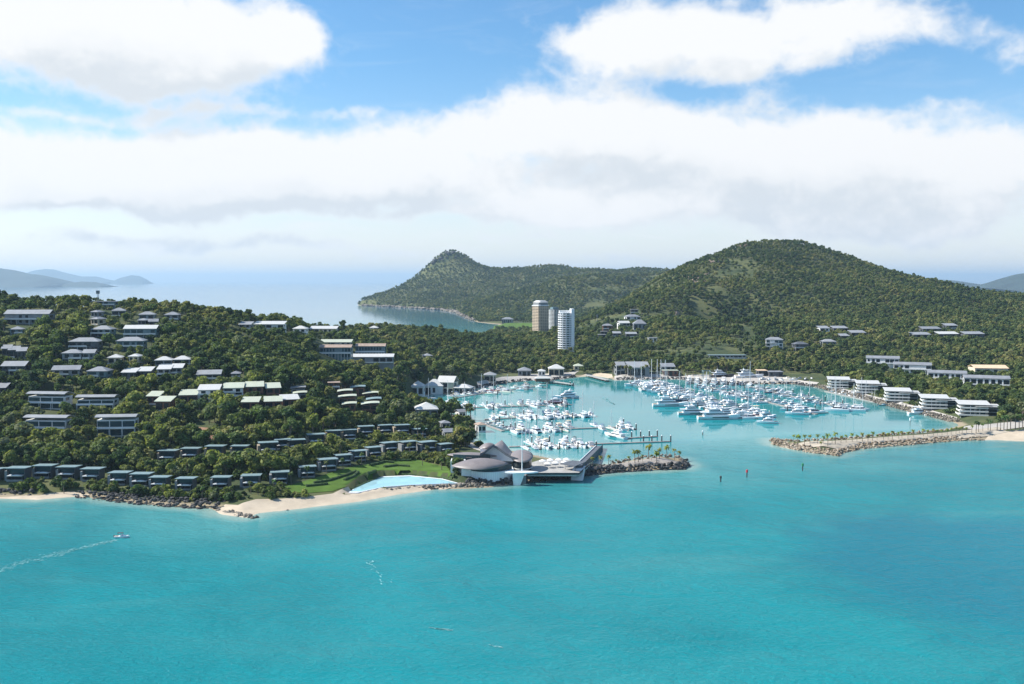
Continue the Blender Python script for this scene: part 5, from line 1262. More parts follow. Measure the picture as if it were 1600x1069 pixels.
def boat_cat():
    r = empty('sailing_catamaran', (0, 0, 0)); L, B = 13.5, 7.0
    for s in (-1, 1): hull_mesh(MB(), L, 1.7, 1.35, 1.7, s * 2.65).build('hull', HULL, r)
    MB().box(-4.9, 3.4, -2.7, 2.7, .75, 1.45).build('bridge_deck', BOATW, r)
    taper(MB(), -3.0, 3.0, 2.5, 1.7, 1.46, 2.9, .0, 1.6, .85).build('cabin', BOATW, r)
    taper(MB(), -2.6, 2.8, 2.55, 1.8, 1.95, 2.6, .1, .85, .91).build('window', BOATG, r)
    MB().box(-5.4, -1.4, -2.2, 2.2, 3.0, 3.12).build('hardtop', CANVAS, r)
    MB().tube((1.0, 0, 2.6), (1.0, 0, 19.0), .24, .17, 6).build('mast', ALU, r)
    MB().tube((.8, 0, 4.2), (-5.2, 0, 4.3), .24, .18, 6).build('furled_sail', CANVAS, r)
    b = MB(); b.tube((1.0, 0, 18.4), (6.4, 0, 1.6), .035, n=4); [b.tube((1.0, 0, 17.5), (-.6, y * 2.7, 1.5), .025, n=4) for y in (-1, 1)]; b.build('rigging', ALU, r)
    return r
def boat_super():
    r = empty('large_motor_yacht', (0, 0, 0)); L, B = 27.0, 6.4
    hull_mesh(MB(), L, B, 2.0, 3.6, n=12).build('hull', HULL, r)
    for s in (-1, 1): MB().box(-4, 7, s * 2.9 - .35, s * 2.9 + .33, 1.25, 1.75).build('window', BOATG, r)
    taper(MB(), -9.5, 7.5, 2.7, 1.6, 2.1, 4.7, .2, 3.0).build('main_deck', BOATW, r)
    taper(MB(), -8.2, 7.0, 2.73, 1.72, 3.45, 4.1, .1, 1.6, .94).build('window', BOATG, r)
    b = MB(); taper(b, -11.5, 3.6, 2.6, 2.0, 4.71, 4.9, 0, .3, 1); taper(b, -6.5, 3.2, 2.1, 1.4, 4.9, 6.6, .5, 2.0); b.build('upper_deck', BOATW, r)
    taper(MB(), -5.4, 2.9, 2.12, 1.5, 5.65, 6.1, .2, .9, .93).build('window', BOATG, r)
    b = MB(); taper(b, -8.0, .8, 2.0, 1.4, 7.5, 7.7, .2, .4, .95); [b.box(x - .15, x + .15, y - .1, y + .1, 6.0, 7.5) for x in (-6, -1.5) for y in (-1.6, 1.6)]; b.build('hardtop', BOATW, r)
    b = MB(); b.hexa([(-4.6, -.9, 7.7), (-3.4, -.9, 7.7), (-3.4, .9, 7.7), (-4.6, .9, 7.7), (-5.2, -.5, 9.2), (-4.6, -.5, 9.2), (-4.6, .5, 9.2), (-5.2, .5, 9.2)]); b.tube((-4.9, 0, 9.2), (-5.1, 0, 11), .07, .03, 5); b.build('radar_arch', BOATW, r)
    MB().box(-L / 2 + .5, -9.7, -2.4, 2.4, 2.03, 2.08).build('cockpit', TEAK, r)
    return r
def boat_small():
    r = empty('runabout', (0, 0, 0)); L, B = 6.6, 2.4
    hull_mesh(MB(), L, B, .75, 1.05).build('hull', HULL, r)
    MB().box(-L / 2 + .3, 1.0, -.85, .85, .74, .80).build('cockpit', TEAK, r)
    taper(MB(), -.4, 1.5, .8, .5, .8, 1.5, .1, .6).build('console', BOATW, r)
    b = MB(); b.box(-1.9, .8, -.95, .95, 2.25, 2.33); [b.box(x - .035, x + .035, y - .035, y + .035, .8, 2.25) for x in (-1.7, .6) for y in (-.85, .85)]; b.build('canopy', CANVAS, r)
    b = MB(); b.box(-L / 2 - .45, -L / 2 + .1, -.3, .3, .1, 1.15); b.build('outboard', DKGREY, r)
    return r
KINDS = {'cruiser': (boat_cruiser, 14.0, 'motor cruiser'), 'express': (boat_express, 12.0, 'express cruiser'), 'fisher': (boat_fisher, 15.0, 'sport fishing boat'), 'yacht': (boat_yacht, 13.0, 'sailing yacht'), 'cat': (boat_cat, 13.5, 'sailing catamaran'), 'super': (boat_super, 27.0, 'large motor yacht'), 'small': (boat_small, 6.6, 'runabout')}
HULLC = [('white', (1, 1, 1), 20), ('navy hulled', (.05, .08, .16), 2), ('black hulled', (.045, .045, .05), 1.2), ('pale grey', (.70, .73, .76), 3), ('cream', (.98, .92, .78), 2.5), ('maroon hulled', (.30, .05, .06), .5), ('teal hulled', (.16, .38, .42), .6)]
TOPC = [('white', (1, 1, 1)), ('blue', (.10, .17, .33)), ('grey', (.45, .47, .50)), ('black', (.06, .06, .07)), ('tan', (.80, .68, .50))]
PROTO = {}
def make_boat(kind, x, y, heading, length=None, hc=None, tc=None, z=0.0, label=None, group='boats berthed in the marina', where=''):
    fn, L0, nm = KINDS[kind]
    if kind not in PROTO: PROTO[kind] = o = fn()
    else: o = copy_tree(PROTO[kind])
    s = (length or L0) / L0; o.scale = (s, s, s); o.location = (x, y, z); o.rotation_euler = (0, 0, heading)
    if hc is None:
        k = rnd.uniform(0, sum(h[2] for h in HULLC))
        for h in HULLC:
            k -= h[2]
            if k <= 0: break
        hc = h
    if tc is None: tc = rnd.choice(TOPC[:1] * 4 + TOPC[1:] if kind != 'super' else TOPC[:1])
    for c in kids(o):
        st = c.name.split('.')[0]
        if st == 'hull': c.color = (*hc[1], 1)
        if st in ('hardtop', 'furled_sail', 'canopy', 'spray_hood'): c.color = (*tc[1], 1)
    cover = {'yacht': 'sail cover', 'cat': 'sail cover', 'small': 'canopy'}.get(kind, 'top')
    lab = label or f'{hc[0]} {nm}, {tc[0]} {cover}, {where}'
    if len(lab.replace('-', ' ').split()) > 16 or len(lab.split()) > 16: lab = lab.replace(f', {tc[0]} {cover}', '')
    tag(o, lab, 'boat', group)
    return o

# ================================================================ PONTOONS, PILES AND BERTHS
def pile(p, lab, h=3.6, r_=.30):
    o = empty('mooring_pile', (p.x, p.y, 0)); tag(o, lab, 'pile', 'mooring piles along the pontoons')
    if 'pile' not in PILEP:
        PILEP['pile'] = MB().tube((0, 0, -3), (0, 0, 3.9), .40, .40, 8).mesh('post', PILEM); PILEP['cap'] = MB().tube((0, 0, 3.9), (0, 0, 4.6), .46, .05, 8).mesh('cap', CAPM)
    a = bpy.data.objects.new('post', PILEP['pile']); link_part(a, o); b = bpy.data.objects.new('cap', PILEP['cap']); link_part(b, o)
PILEP = {}
def pontoon(name, short, p, q, sides, kinds, n, Ls, first=0, skip=(), fingers=True, width=2.4, off=None, gap=.5, pile_every=2, tilt=0.0, bow=None, thin=0.0):
    """a walkway from p to q (pixels at the water) with finger berths; n boats a side"""
    a = W(*p); b = W(*q); u = (b - a).normalized(); L = (b - a).length; v = Vector((-u.y, u.x, 0)); ang = math.atan2(u.y, u.x)
    r = empty('floating_pontoon', a, ang); tag(r, f'grey floating pontoon known as {short}' if False else f'grey floating walkway with finger berths, {name}', 'pontoon', 'floating pontoons of the marina')
    MB().box(0, L, -width / 2, width / 2, -.3, .55).build('deck', PLANK, r)
    step = L / n; cnt = {s: 0 for s in sides}; ends = {}
    for s in sides:
        sd_n = 'near' if (v * s).y < 0 else 'far'
        for i in range(n):
            x = (i + .5) * step; blen = rnd.uniform(*Ls)
            k = kinds[rnd.randrange(len(kinds))]
            if (s, i) in skip or rnd.random() < thin: continue
            if k == 'super': blen = max(blen, 16) * 1.2
            if k == 'small': blen = min(blen, 8)
            beam = blen * {'cat': .52, 'yacht': .30, 'super': .24}.get(k, .34)
            if beam > step * .98 and k != 'cat': blen *= step * .95 / beam
            if k == 'cat' and beam > step * 1.4: k = 'cruiser'
            dist = width / 2 + .9 + blen / 2
            c = a + u * x + v * (s * dist)
            hd = ang + s * math.pi / 2 + (0 if (rnd.random() < .55 if bow is None else bow) else math.pi) + tilt + rnd.uniform(-.04, .04)
            cnt[s] += 1
            make_boat(k, c.x, c.y, hd, blen, where=f'{ORD[cnt[s] - 1]} on {sd_n} side of {short}')
            if fingers and i % 2 == 0:
                fx = (i + 1) * step; fl = max(Ls) * .85
                if fx < L + .1: MB().box(fx - .45, fx + .45, min(s * width / 2 + s * .02, s * fl), max(s * width / 2 + s * .02, s * fl), -.25, .45).build('finger', PLANK, r)
            if i % pile_every == 0:
                pp = a + u * min(L, (i + 1) * step) + v * (s * (max(Ls) * .85 + .7)); pile(pp, f'dark mooring pile, {ORD[i // pile_every]} along the {sd_n} berths of {short}')
    return r
PONT = 'row the gangway lands on'
MIX = ['cruiser', 'cruiser', 'express', 'fisher', 'yacht', 'cruiser', 'cat', 'express', 'yacht']
BIG = ['cruiser', 'super', 'cruiser', 'yacht', 'fisher', 'super', 'cruiser', 'yacht']
SAIL = ['yacht', 'cat', 'yacht', 'cruiser', 'cruiser']
r = pontoon('landing place of the black gangway', 'the gangway pontoon', (795, 699), (1046, 690.5), (1, -1), MIX, 18, (10, 14), thin=.22, skip=[(s, i) for s in (1, -1) for i in (10, 11, 12, 13, 14, 15, 16, 17, 18)] + [(-1, 9), (-1, 0), (1, 0)], tilt=.10)
for i, px in enumerate([1005.5, 1018.5, 1034.0, 1048.0]): pile(W(px, 690.5 + (1048 - px) * .02), f'white capped pile, {ORD[i]} on the empty end of the gangway pontoon')
for i, px in enumerate([987, 1001, 1014.5, 1027]): pile(W(px, 684.5 - (px - 987) * .06), f'white capped pile, {ORD[i]} on the empty stub pontoon')
a, b = W(972, 686), W(1027, 682.5); r = empty('floating_pontoon', a, math.atan2((b - a).y, (b - a).x)); tag(r, 'short empty stub pontoon with four white capped piles', 'pontoon', 'floating pontoons of the marina'); MB().box(0, (b - a).length, -1, 1, -.3, .5).build('deck', PLANK, r)
make_boat('super', W(962, 684).x, W(962, 684).y, R(125), 19, HULLC[0], TOPC[0], label='big white motor yacht lying alone beside the empty stub pontoon')
pontoon('second row out from the clubhouse', 'the second row pontoon', (797, 674), (984, 667.5), (1, -1), MIX + ['cruiser', 'cat'], 13, (10, 14), tilt=.12, thin=.34)
pontoon('third row out from the clubhouse', 'the third row pontoon', (757, 656), (924, 648), (1, -1), MIX + ['fisher'], 12, (10, 15), tilt=.12, skip=[(1, 0), (-1, 1)], thin=.34)
pontoon('fourth row out from the clubhouse', 'the fourth row pontoon', (664, 640), (893, 633), (1, -1), MIX, 16, (10, 14), tilt=.12, skip=[(-1, 3), (-1, 8), (-1, 9), (-1, 10), (-1, 12), (1, 14)], thin=.30)
pontoon('short row against the shops', 'the shopfront pontoon', (712, 622), (770, 613), (1,), ['small', 'express', 'cruiser'], 7, (8, 11), fingers=False)
pontoon('row along the western quay', 'the western quay pontoon', (752, 616), (838, 604), (1, -1), ['cruiser', 'express', 'small', 'cat'], 11, (9, 14), skip=[(-1, 2), (-1, 4), (-1, 5), (-1, 8)], thin=.30)
pontoon('short mooring beside the dark trees', 'the dark tree pontoon', (752, 662), (786, 674.5), (1,), ['small', 'express'], 6, (6, 9), fingers=False)
pontoon('channel side row of the eastern basin', 'the channel row', (1003, 600), (1182, 655), (1, -1), BIG, 24, (12.5, 17), pile_every=2, tilt=.05)
pontoon('middle row of the eastern basin', 'the middle row', (1100, 604), (1276, 648), (1, -1), MIX, 18, (9.5, 13), pile_every=3, thin=.15)
pontoon('long white row nearest the terraced houses', 'the terrace row', (1172, 605), (1338, 642), (1, -1), MIX + ['yacht', 'small', 'cat'], 20, (7.5, 11), pile_every=3, thin=.15)
pontoon('berths below the stone seawall', 'the seawall row', (1290, 612), (1462, 650), (1,), ['express', 'cruiser', 'small', 'small', 'express', 'yacht'], 20, (8, 13), fingers=False, pile_every=2)
pontoon('northern row under the boatyard', 'the boatyard row', (1072, 597), (1180, 600.5), (-1,), ['cruiser', 'yacht', 'super', 'cat', 'express'], 8, (13, 20), fingers=False)
# boats that lie by themselves
def solo(kind, px, py, hd, L, lab, hc=0, tc=0, z=0.0, grp='boats lying by themselves'):
    p = W(px, py, z); return make_boat(kind, p.x, p.y, hd, L, HULLC[hc], TOPC[tc], z, label=lab, group=grp)
solo('super', 884, 623, R(-150), 24, 'tall white three deck motor yacht at the channel end of fourth row')
solo('cruiser', 868, 631, R(178), 17, 'maroon hulled white motor cruiser at the channel end of fourth row', 5)
solo('super', 1121, 655, R(2), 29, 'sleek long white motor yacht with dark window band facing the channel', 0)
solo('super', 1084, 648, R(4), 24, 'grey topped white motor yacht with black windscreen ahead of the sleek one', 3, 2)
solo('super', 1046, 635, R(2), 27, 'white motor yacht with black raked bow flash', 0)
solo('cat', 1173, 654, R(5), 14, 'white catamaran with leaning mast beyond the sleek motor yacht')
solo('cruiser', 1200, 661.5, R(178), 14, 'white motor cruiser under way alone in the eastern channel')
solo('cruiser', 1246, 648, R(176), 16, 'white motor cruiser nearest the breakwater palms in middle row')
solo('express', 1272, 646, R(2), 15, 'white open cruiser with arch beside the cruiser nearest breakwater')
solo('cat', 1308, 642, R(165), 17, 'white catamaran with twin bows, westernmost of the anchored pair', 0, 2)
solo('cat', 1336, 642, R(165), 15, 'white catamaran with twin bows, easternmost of the anchored pair')
solo('small', 1380, 634, R(0), 8, 'bright yellow green covered boat below the seawall', 6, 4)
solo('cruiser', 1434, 647, R(3), 15, 'white motor cruiser at the innermost end of seawall')
solo('small', 1452, 649, R(3), 8, 'white runabout behind the cruiser at the seawall end')
solo('yacht', 1002, 603, R(80), 16, 'white yacht with bare mast nearest the stone quay')
for i, px in enumerate((1018, 1027, 1033, 1040)): solo('yacht', px, 602 + .4 * i, R(85 + 7 * i), 18, f'tall masted white yacht, {ORD[i]} from the quay in the mast cluster', 0, i)
solo('super', 1127, 588.5, R(0), 23, 'dark hulled motor yacht propped ashore in the boatyard', 2, 0, 3.8)
solo('super', 1169, 590, R(4), 27, 'big white motor yacht propped ashore in the boatyard', 0, 0, 3.6)
for i in range(9):
    solo('small' if i % 3 else 'express', 1192 + i * 9.5, 592.5 + (i % 2) * 1.5, R(20 + 30 * i), 7.5, f'small boat ashore on the hardstand, {ORD[i]} from the big propped yacht', (0, 0, 3, 0, 4, 0, 0, 1, 0)[i], i % 5, 3.4)
solo('yacht', 668, 624, R(10), 13, 'white yacht moored under the white pavilions')
solo('cat', 700, 632, R(100), 14, 'white catamaran at the shore end of fourth row')
o = solo('small', 190, 840, R(4), 5.4, 'little white motor boat with canopy crossing the open bay', 0, 3, 0.0)

# ================================================================ CLUBHOUSE ON THE BREAKWATER
def V3(px, py, d): return P(px, py, d)
CO = Vector((W(765, 750, 3).x, W(765, 750, 3).y, 3.0))
club = empty('clubhouse', CO); tag(club, 'white clubhouse with sweeping zinc leaf roofs at the root of the breakwater', 'clubhouse')
def leafroof(mb, a, b, half, rise, droop=0.0, thick=.35, ns=15, nt=9, across=(0, 1, 0)):
    a, b, ac = Vector(a) - CO, Vector(b) - CO, Vector(across); g = []
    for i in range(ns):
        s = i / (ns - 1); w = half * max(.03, math.sin(math.pi * s)) ** .72; row = []
        for j in range(nt):
            t = -1 + 2 * j / (nt - 1)
            row.append(a.lerp(b, s) + ac * (w * t) + Vector((0, 0, rise * (1 - t * t) * math.sin(math.pi * s) ** .8 - droop * math.sin(math.pi * s) * (1 if t < 0 else .2) * abs(t))))
        g.append(row)
    return mb.sheet(g, thick)
def ribbon(mb, pts, z0, z1, th=.4):
    """upright wall along a plan line"""
    for p, q in zip(pts, pts[1:]):
        e = Vector((q[0] - p[0], q[1] - p[1], 0)).normalized(); n = Vector((-e.y, e.x, 0)) * th
        mb.hexa([(p[0], p[1], z0), (q[0], q[1], z0), (q[0] + n.x, q[1] + n.y, z0), (p[0] + n.x, p[1] + n.y, z0), (p[0], p[1], z1), (q[0], q[1], z1), (q[0] + n.x, q[1] + n.y, z1), (p[0] + n.x, p[1] + n.y, z1)])
    return mb
def L(px, py, d):
    p = P(px, py, d) - CO; return (p.x, p.y, p.z)
def arcline(p0, pm, p1, n=14):
    out = []
    for i in range(n + 1):
        t = i / n; a = Vector(p0).lerp(Vector(pm), t); b = Vector(pm).lerp(Vector(p1), t); out.append(a.lerp(b, t))
    return out
RIBM = mat('ribbed white wall', (.74, .76, .78), .5, .04, .3, stripes=(0, .9, .28))
fr = arcline(L(727, 745, 489)[:2] + (0,), L(764, 745, 475)[:2] + (0,), L(803, 745, 489)[:2] + (0,))
ribbon(MB(), fr, -1.6, 3.3, .35).build('wall', RIBM, club)
ribbon(MB(), [(p.x * .95 - .4, p.y + 1.2, 0) for p in fr], 3.29, 5.8, .3).build('window', GLASSB, club)
poly = [(p.x, p.y + .36) for p in fr] + [L(800, 740, 500)[:2], L(728, 740, 500)[:2]]
MB().prism(poly, 3.0, 3.28).build('terrace', OFFW, club)
b = MB(); leafroof(b, P(706, 727.5, 487), P(794, 724, 489), 9.0, 3.0, .7); b.build('leaf_roof', SHELL, club, True)
b = MB(); leafroof(b, P(699, 710, 503), P(776, 712, 502), 6.0, 1.2, .1); b.build('leaf_roof', SHELL, club, True)
ribbon(MB(), [L(708, 715, 499), L(726, 715, 497), L(748, 715, 496), L(766, 715, 497)], 6.0, 9.2, .3).build('window', GLASSB, club)
x0, y0, _ = L(704, 720, 492); MB().box(x0, x0 + 7.2, y0, y0 + 8, -1, 7.0).build('wall', WHITE, club)
x0, y0, _ = L(721, 730, 486); MB().box(x0, x0 + 4.5, y0, y0 + 9, -1, 6.9).build('wall', WHITE, club)
MB().box(*[L(707, 731, 485)[0] + .6, L(720, 731, 485)[0]], y0 + 5.9, y0 + 6.08, 4.2, 5.6).build('window', GLASS, club)
# the vault with its dark fascia
F = [L(750, 709.5, 500), L(757, 706, 500), L(764, 700.5, 500), L(770.5, 695.5, 500), L(776, 698, 500), L(783, 703, 499), L(791, 709, 498), L(799, 713.5, 497), L(809, 716.5, 496)]
Bk = [L(752, 706, 516), L(760, 703, 519), L(768, 699, 521), L(776, 692.5, 522), L(784, 687.5, 522), L(790, 694, 521), L(796, 701.5, 519), L(802, 708, 516), L(810, 712.5, 512)]
g = []
for k in range(7):
    t = k / 6; row = []
    for p, q in zip(F, Bk):
        m = Vector(p).lerp(Vector(q), t); m.z -= .9 * math.sin(math.pi * t); row.append(m)
    g.append(row)
MB().sheet(g, .35).build('vault_roof', SHELL, club, True)
g = [[Vector(p) + Vector((0, dy, .35 if dy < 0 else .2)) for p in F] for dy in (-.9, .25)]
MB().sheet(g, 1.25).build('fascia', ROOFD, club)
b = MB()
for p, q in zip(F[1:-1], F[2:]):
    b.hexa([(p[0], p[1] + 2.2, 5.5), (q[0], q[1] + 2.2, 5.5), (q[0], q[1] + 2.5, 5.5), (p[0], p[1] + 2.5, 5.5), (p[0], p[1] + 2.2, p[2] - .6), (q[0], q[1] + 2.2, q[2] - .6), (q[0], q[1] + 2.5, q[2] - .6), (p[0], p[1] + 2.5, p[2] - .6)])
b.build('gable_wall', WHITE, club)
b = MB(); leafroof(b, P(748, 700, 520), P(773, 695, 520), 5, 1.8, 0); b.build('leaf_roof', SHELL, club, True)
x0, y0, z0 = L(752, 705, 516); MB().box(x0 - .5, x0 + 5.5, y0, y0 + 7, 2, z0 + 1.2).build('wall', WHITE, club)
MB().box(L(736, 730, 505)[0], L(800, 730, 505)[0], L(760, 730, 502)[1], L(760, 730, 518)[1], -3, 6.0).build('wall', GREYW, club)
# round dining room
cx, cy, _ = L(815.5, 720, 502); ring = [(cx + 5.0 * math.cos(a), cy + 7.8 * math.sin(a)) for a in np.linspace(0, 2 * math.pi, 25)[:-1]]
MB().prism(ring, -3, 7.0).build('window', GLASS, club)
MB().prism([(cx + (x - cx) * 1.10, cy + (y - cy) * 1.06) for x, y in ring], 2.2, 2.6).build('balcony', OFFW, club)
g = []
for k in range(7):
    q = k / 6; g.append([Vector((cx + 5.7 * q * math.cos(a), cy + 9.4 * q * math.sin(a), 8.2 + 9.4 * q * math.sin(a) * .16 + 1.5 * (1 - q * q) - .3)) for a in np.linspace(0, 2 * math.pi, 29)])
MB().sheet(g, .3).build('disc_roof', SHELL, club, True)
# deck shaped like a boat, with the white mast
dc = L(815, 740, 482); lens = []
for s in (-1, 1):
    for i in range(13):
        t = -1 + 2 * i / 12; t = t if s < 0 else -t
        lens.append((dc[0] + 8.2 * t, dc[1] + s * 2.6 * (1 - t * t)))
lens = [p for i, p in enumerate(lens) if i not in (13, 25)]
MB().prism(lens, 3.0, 3.6).build('boat_deck', WHITE, club)
b = MB(); b.hexa([(dc[0] - 4.0, dc[1] - .6, -3.5), (dc[0] - .8, dc[1] - .6, -3.5), (dc[0] - .8, dc[1] + .9, -3.5), (dc[0] - 4.0, dc[1] + .9, -3.5), (dc[0] - 4.4, dc[1] - 1.2, 2.98), (dc[0] + 1.6, dc[1] - 1.2, 2.98), (dc[0] + 1.6, dc[1] + 1.5, 2.98), (dc[0] - 4.4, dc[1] + 1.5, 2.98)]); b.build('pier', WHITE, club)
MB().tube((dc[0] + .2, dc[1] + .2, 3.5), (dc[0] + .2, dc[1] + .2, 24.6), .24, .13, 8).build('mast', WHITE, club)
MB().box(L(800, 742, 484)[0], L(822, 742, 484)[0], dc[1] + 2.2, dc[1] + 8, -3, 1.2).build('wall', GREYW, club)
claim(700, 842, 686, 757, 475, 'the clubhouse', 24, (CO.x + 2, CO.y + 18))
# dining terrace with parasols
ter = [W(824, 742, 4.2), W(905, 742, 4.2), W(922, 726, 4.2), W(905, 720, 4.2), W(846, 718, 4.2), W(826, 724, 4.2)]
tr = empty('dining_terrace', (ter[0].x, ter[0].y, 0)); tag(tr, 'pale dining terrace between the clubhouse and the gangway', 'terrace')
tp = [(p.x - ter[0].x, p.y - ter[0].y) for p in ter]
MB().prism(tp, 3.5, 4.2).build('deck', CONC, tr); ribbon(MB(), tp[:3], 4.21, 5.2, .12).build('balustrade', GLASSB, tr)
for i, (px, py) in enumerate([(848, 727), (856, 731), (860, 725.5), (868, 730), (873, 725), (882, 729), (885, 724.5)]):
    p = W(px, py, 4.2); o = empty('parasol', p); tag(o, f'white parasol on the dining terrace, {ORD[i]} counting from the clubhouse', 'parasol', 'white parasols on the terrace')
    MB().tube((0, 0, 0), (0, 0, 2.6), .05, .04, 6).build('pole', ALU, o)
    rings = [[(r_ * math.cos(a), r_ * math.sin(a), z_) for a in np.linspace(0, 2 * math.pi, 9)[:-1]] for r_, z_ in ((1.9, 2.15), (1.95, 2.3), (1.1, 2.75), (.06, 3.1))]
    MB().loft(rings).build('canopy', SKIN, o)
# gangway
A, B = W(904, 729, 5.6), W(936.5, 697, 1.4); gd = Vector((B.x - A.x, B.y - A.y, 0)); gl = gd.length
gw = empty('gangway', (A.x, A.y, 0), math.atan2(gd.y, gd.x)); tag(gw, 'long dark gangway with white sides sloping down to the nearest pontoon', 'gangway')
def zr(x): return 5.6 + (1.4 - 5.6) * max(0, x) / gl
def slopebox(y0, y1, lo, hi, xa=0.0, xb=None):
    xb = gl if xb is None else xb
    return MB().hexa([(xa, y0, zr(xa) + lo), (xb, y0, zr(xb) + lo), (xb, y1, zr(xb) + lo), (xa, y1, zr(xa) + lo), (xa, y0, zr(xa) + hi), (xb, y0, zr(xb) + hi), (xb, y1, zr(xb) + hi), (xa, y1, zr(xa) + hi)])
slopebox(-1.8, 1.8, -.5, 0).build('deck', ROOFD, gw)
for s in (-1, 1): slopebox(min(s * 1.82, s * 2.1), max(s * 1.82, s * 2.1), -.6 if s > 0 else -2.6, .5 if s > 0 else 1.0).build('side_wall', DKGREY if s < 0 else WHITE, gw)  # deep shadow beneath the ramp is put into the dark, lowered right wall
b = MB(); b.hexa([(-9, -3.2, .2), (-5, -3.2, .2), (-5, 2.6, .2), (-9, 2.6, .2), (-3, -3.2, 5.0), (3.5, -3.2, 5.4), (3.5, 2.6, 5.0), (-3, 2.6, 5.0)]); b.build('pylon', WHITE, gw)
b = MB(); b.hexa([(-7, 1, 6.6), (4, -3, 7.0), (6, 4, 7.2), (-3, 9, 7.0), (-7, 1, 7.0), (4, -3, 7.4), (6, 4, 7.6), (-3, 9, 7.4)]); b.build('canopy', ROOFD, gw)
for x, y in ((-4, 1.2), (3.2, -2.4), (-1.5, 6.6)): MB().tube((x, y, 3), (x, y, 7.0), .12, n=6).build('post', STEEL, gw)

# ---------------- pool and hedges
pp = POOLP; pc = POOLC; pool = empty('infinity_pool', (pc.x, pc.y, 0)); tag(pool, 'pale blue curving infinity pool between the lawn and sand', 'pool')
MB().prism([((p.x - pc.x) * 1.02, (p.y - pc.y) * 1.03) for p in pp], -.5, 1.85).build('basin', WHITE, pool)
POOLM = mat('pool water', (.34, .56, .61), .06, .08, .15)
MB().prism([((p.x - pc.x) * .985, (p.y - pc.y) * .93) for p in pp], 1.6, 1.9).build('water', POOLM, pool)
o = drape('path', [(600, 742), (628, 738), (660, 740), (700, 747), (716, 753), (700, 749), (660, 743), (628, 741)], EARTH, .35, 'reddish paved edge behind the infinity pool', 'path')
hr = np.random.default_rng(77)
HG = [[(490, 756), (515, 752), (540, 744), (556, 738)], [(478, 761), (500, 759), (512, 757.5)], [(538, 751.5), (552, 746), (560, 739)], [(548, 762.5), (575, 755.5), (588, 750), (593, 745)], [(571, 751), (580, 744.5), (587, 737.5)], [(578, 728.5), (600, 722.5), (616, 724)], [(600, 731), (620, 728.5), (640, 730)], [(618, 720.5), (642, 720.5)], [(628, 739), (660, 740.5), (684, 743.5), (710, 748)]]
HL = ['long curving clipped hedge at the western end of lawn', 'short straight clipped hedge nearest the western lawn corner', 'clipped hedge hooking uphill in the middle of lawn', 'clipped hedge sweeping round the western end of pool', 'steep short clipped hedge above the pool end', 'clipped hedge arching under the lower villas', 'flat wavy clipped hedge across the middle terrace', 'short straight clipped hedge highest on the lawn', 'long clipped hedge behind the pool towards the clubhouse']
for pl, lab in zip(HG, HL):
    pts = [T(*p) for p in pl]; fine = []
    for a, b_ in zip(pts, pts[1:]):
        n = max(2, int((b_ - a).length / .8)); fine += [a.lerp(b_, i / n) for i in range(n)]
    fine.append(pts[-1]); rings = []
    for i, p in enumerate(fine):
        q = fine[min(i + 1, len(fine) - 1)] - fine[max(i - 1, 0)]; q.z = 0; q.normalize(); n = Vector((-q.y, q.x, 0)); z = Hs(p.x, p.y) - .2
        j = hr.uniform(-.12, .12, 6)
        rings.append([tuple(p.xy - n.xy * (.65 + j[0])) + (z,), tuple(p.xy - n.xy * (.62 + j[1])) + (z + 1.2,), tuple(p.xy) + (z + 1.5 + j[2],), tuple(p.xy + n.xy * (.62 + j[3])) + (z + 1.2,), tuple(p.xy + n.xy * (.65 + j[4])) + (z,)])
    o = MB().loft(rings).build('hedge', HEDGE); tag(o, lab, 'hedge', 'clipped hedges on the lawn')

# ---------------- rock armour : loose stones beyond counting
def rock_mat(name, c0, c1):
    m = bpy.data.materials.new(name); m.use_nodes = True; t = NT(m.node_tree); b = t.n['Principled BSDF']; ge = t.node('ShaderNodeNewGeometry')
    c = t.mix(ge.outputs['Random Per Island'], c0, c1); n = t.noise(ge.outputs['Position'], 1.2, 4, .6)
    c = t.mix(t.m('MULTIPLY', t.sstep(n, .45, .7), .5), c, tuple(x * .5 for x in c0)); t.l.new(c, b.inputs['Base Color']); b.inputs['Roughness'].default_value = .9; b.inputs['Specular IOR Level'].default_value = .2
    return m
RK_D = rock_mat('dark basalt', (.035, .036, .040), (.12, .115, .11)); RK_B = rock_mat('buff boulders', (.17, .125, .085), (.44, .37, .29)); RK_M = rock_mat('mixed boulders', (.075, .066, .056), (.30, .265, .22)); RK_C = rock_mat('bare cliff stone', (.18, .13, .10), (.42, .33, .26))
_bm = bmesh.new(); bmesh.ops.create_icosphere(_bm, subdivisions=1, radius=1); ICO = np.array([v.co[:] for v in _bm.verts]); ICF = [tuple(v.index for v in f.verts) for f in _bm.faces]; _bm.free()
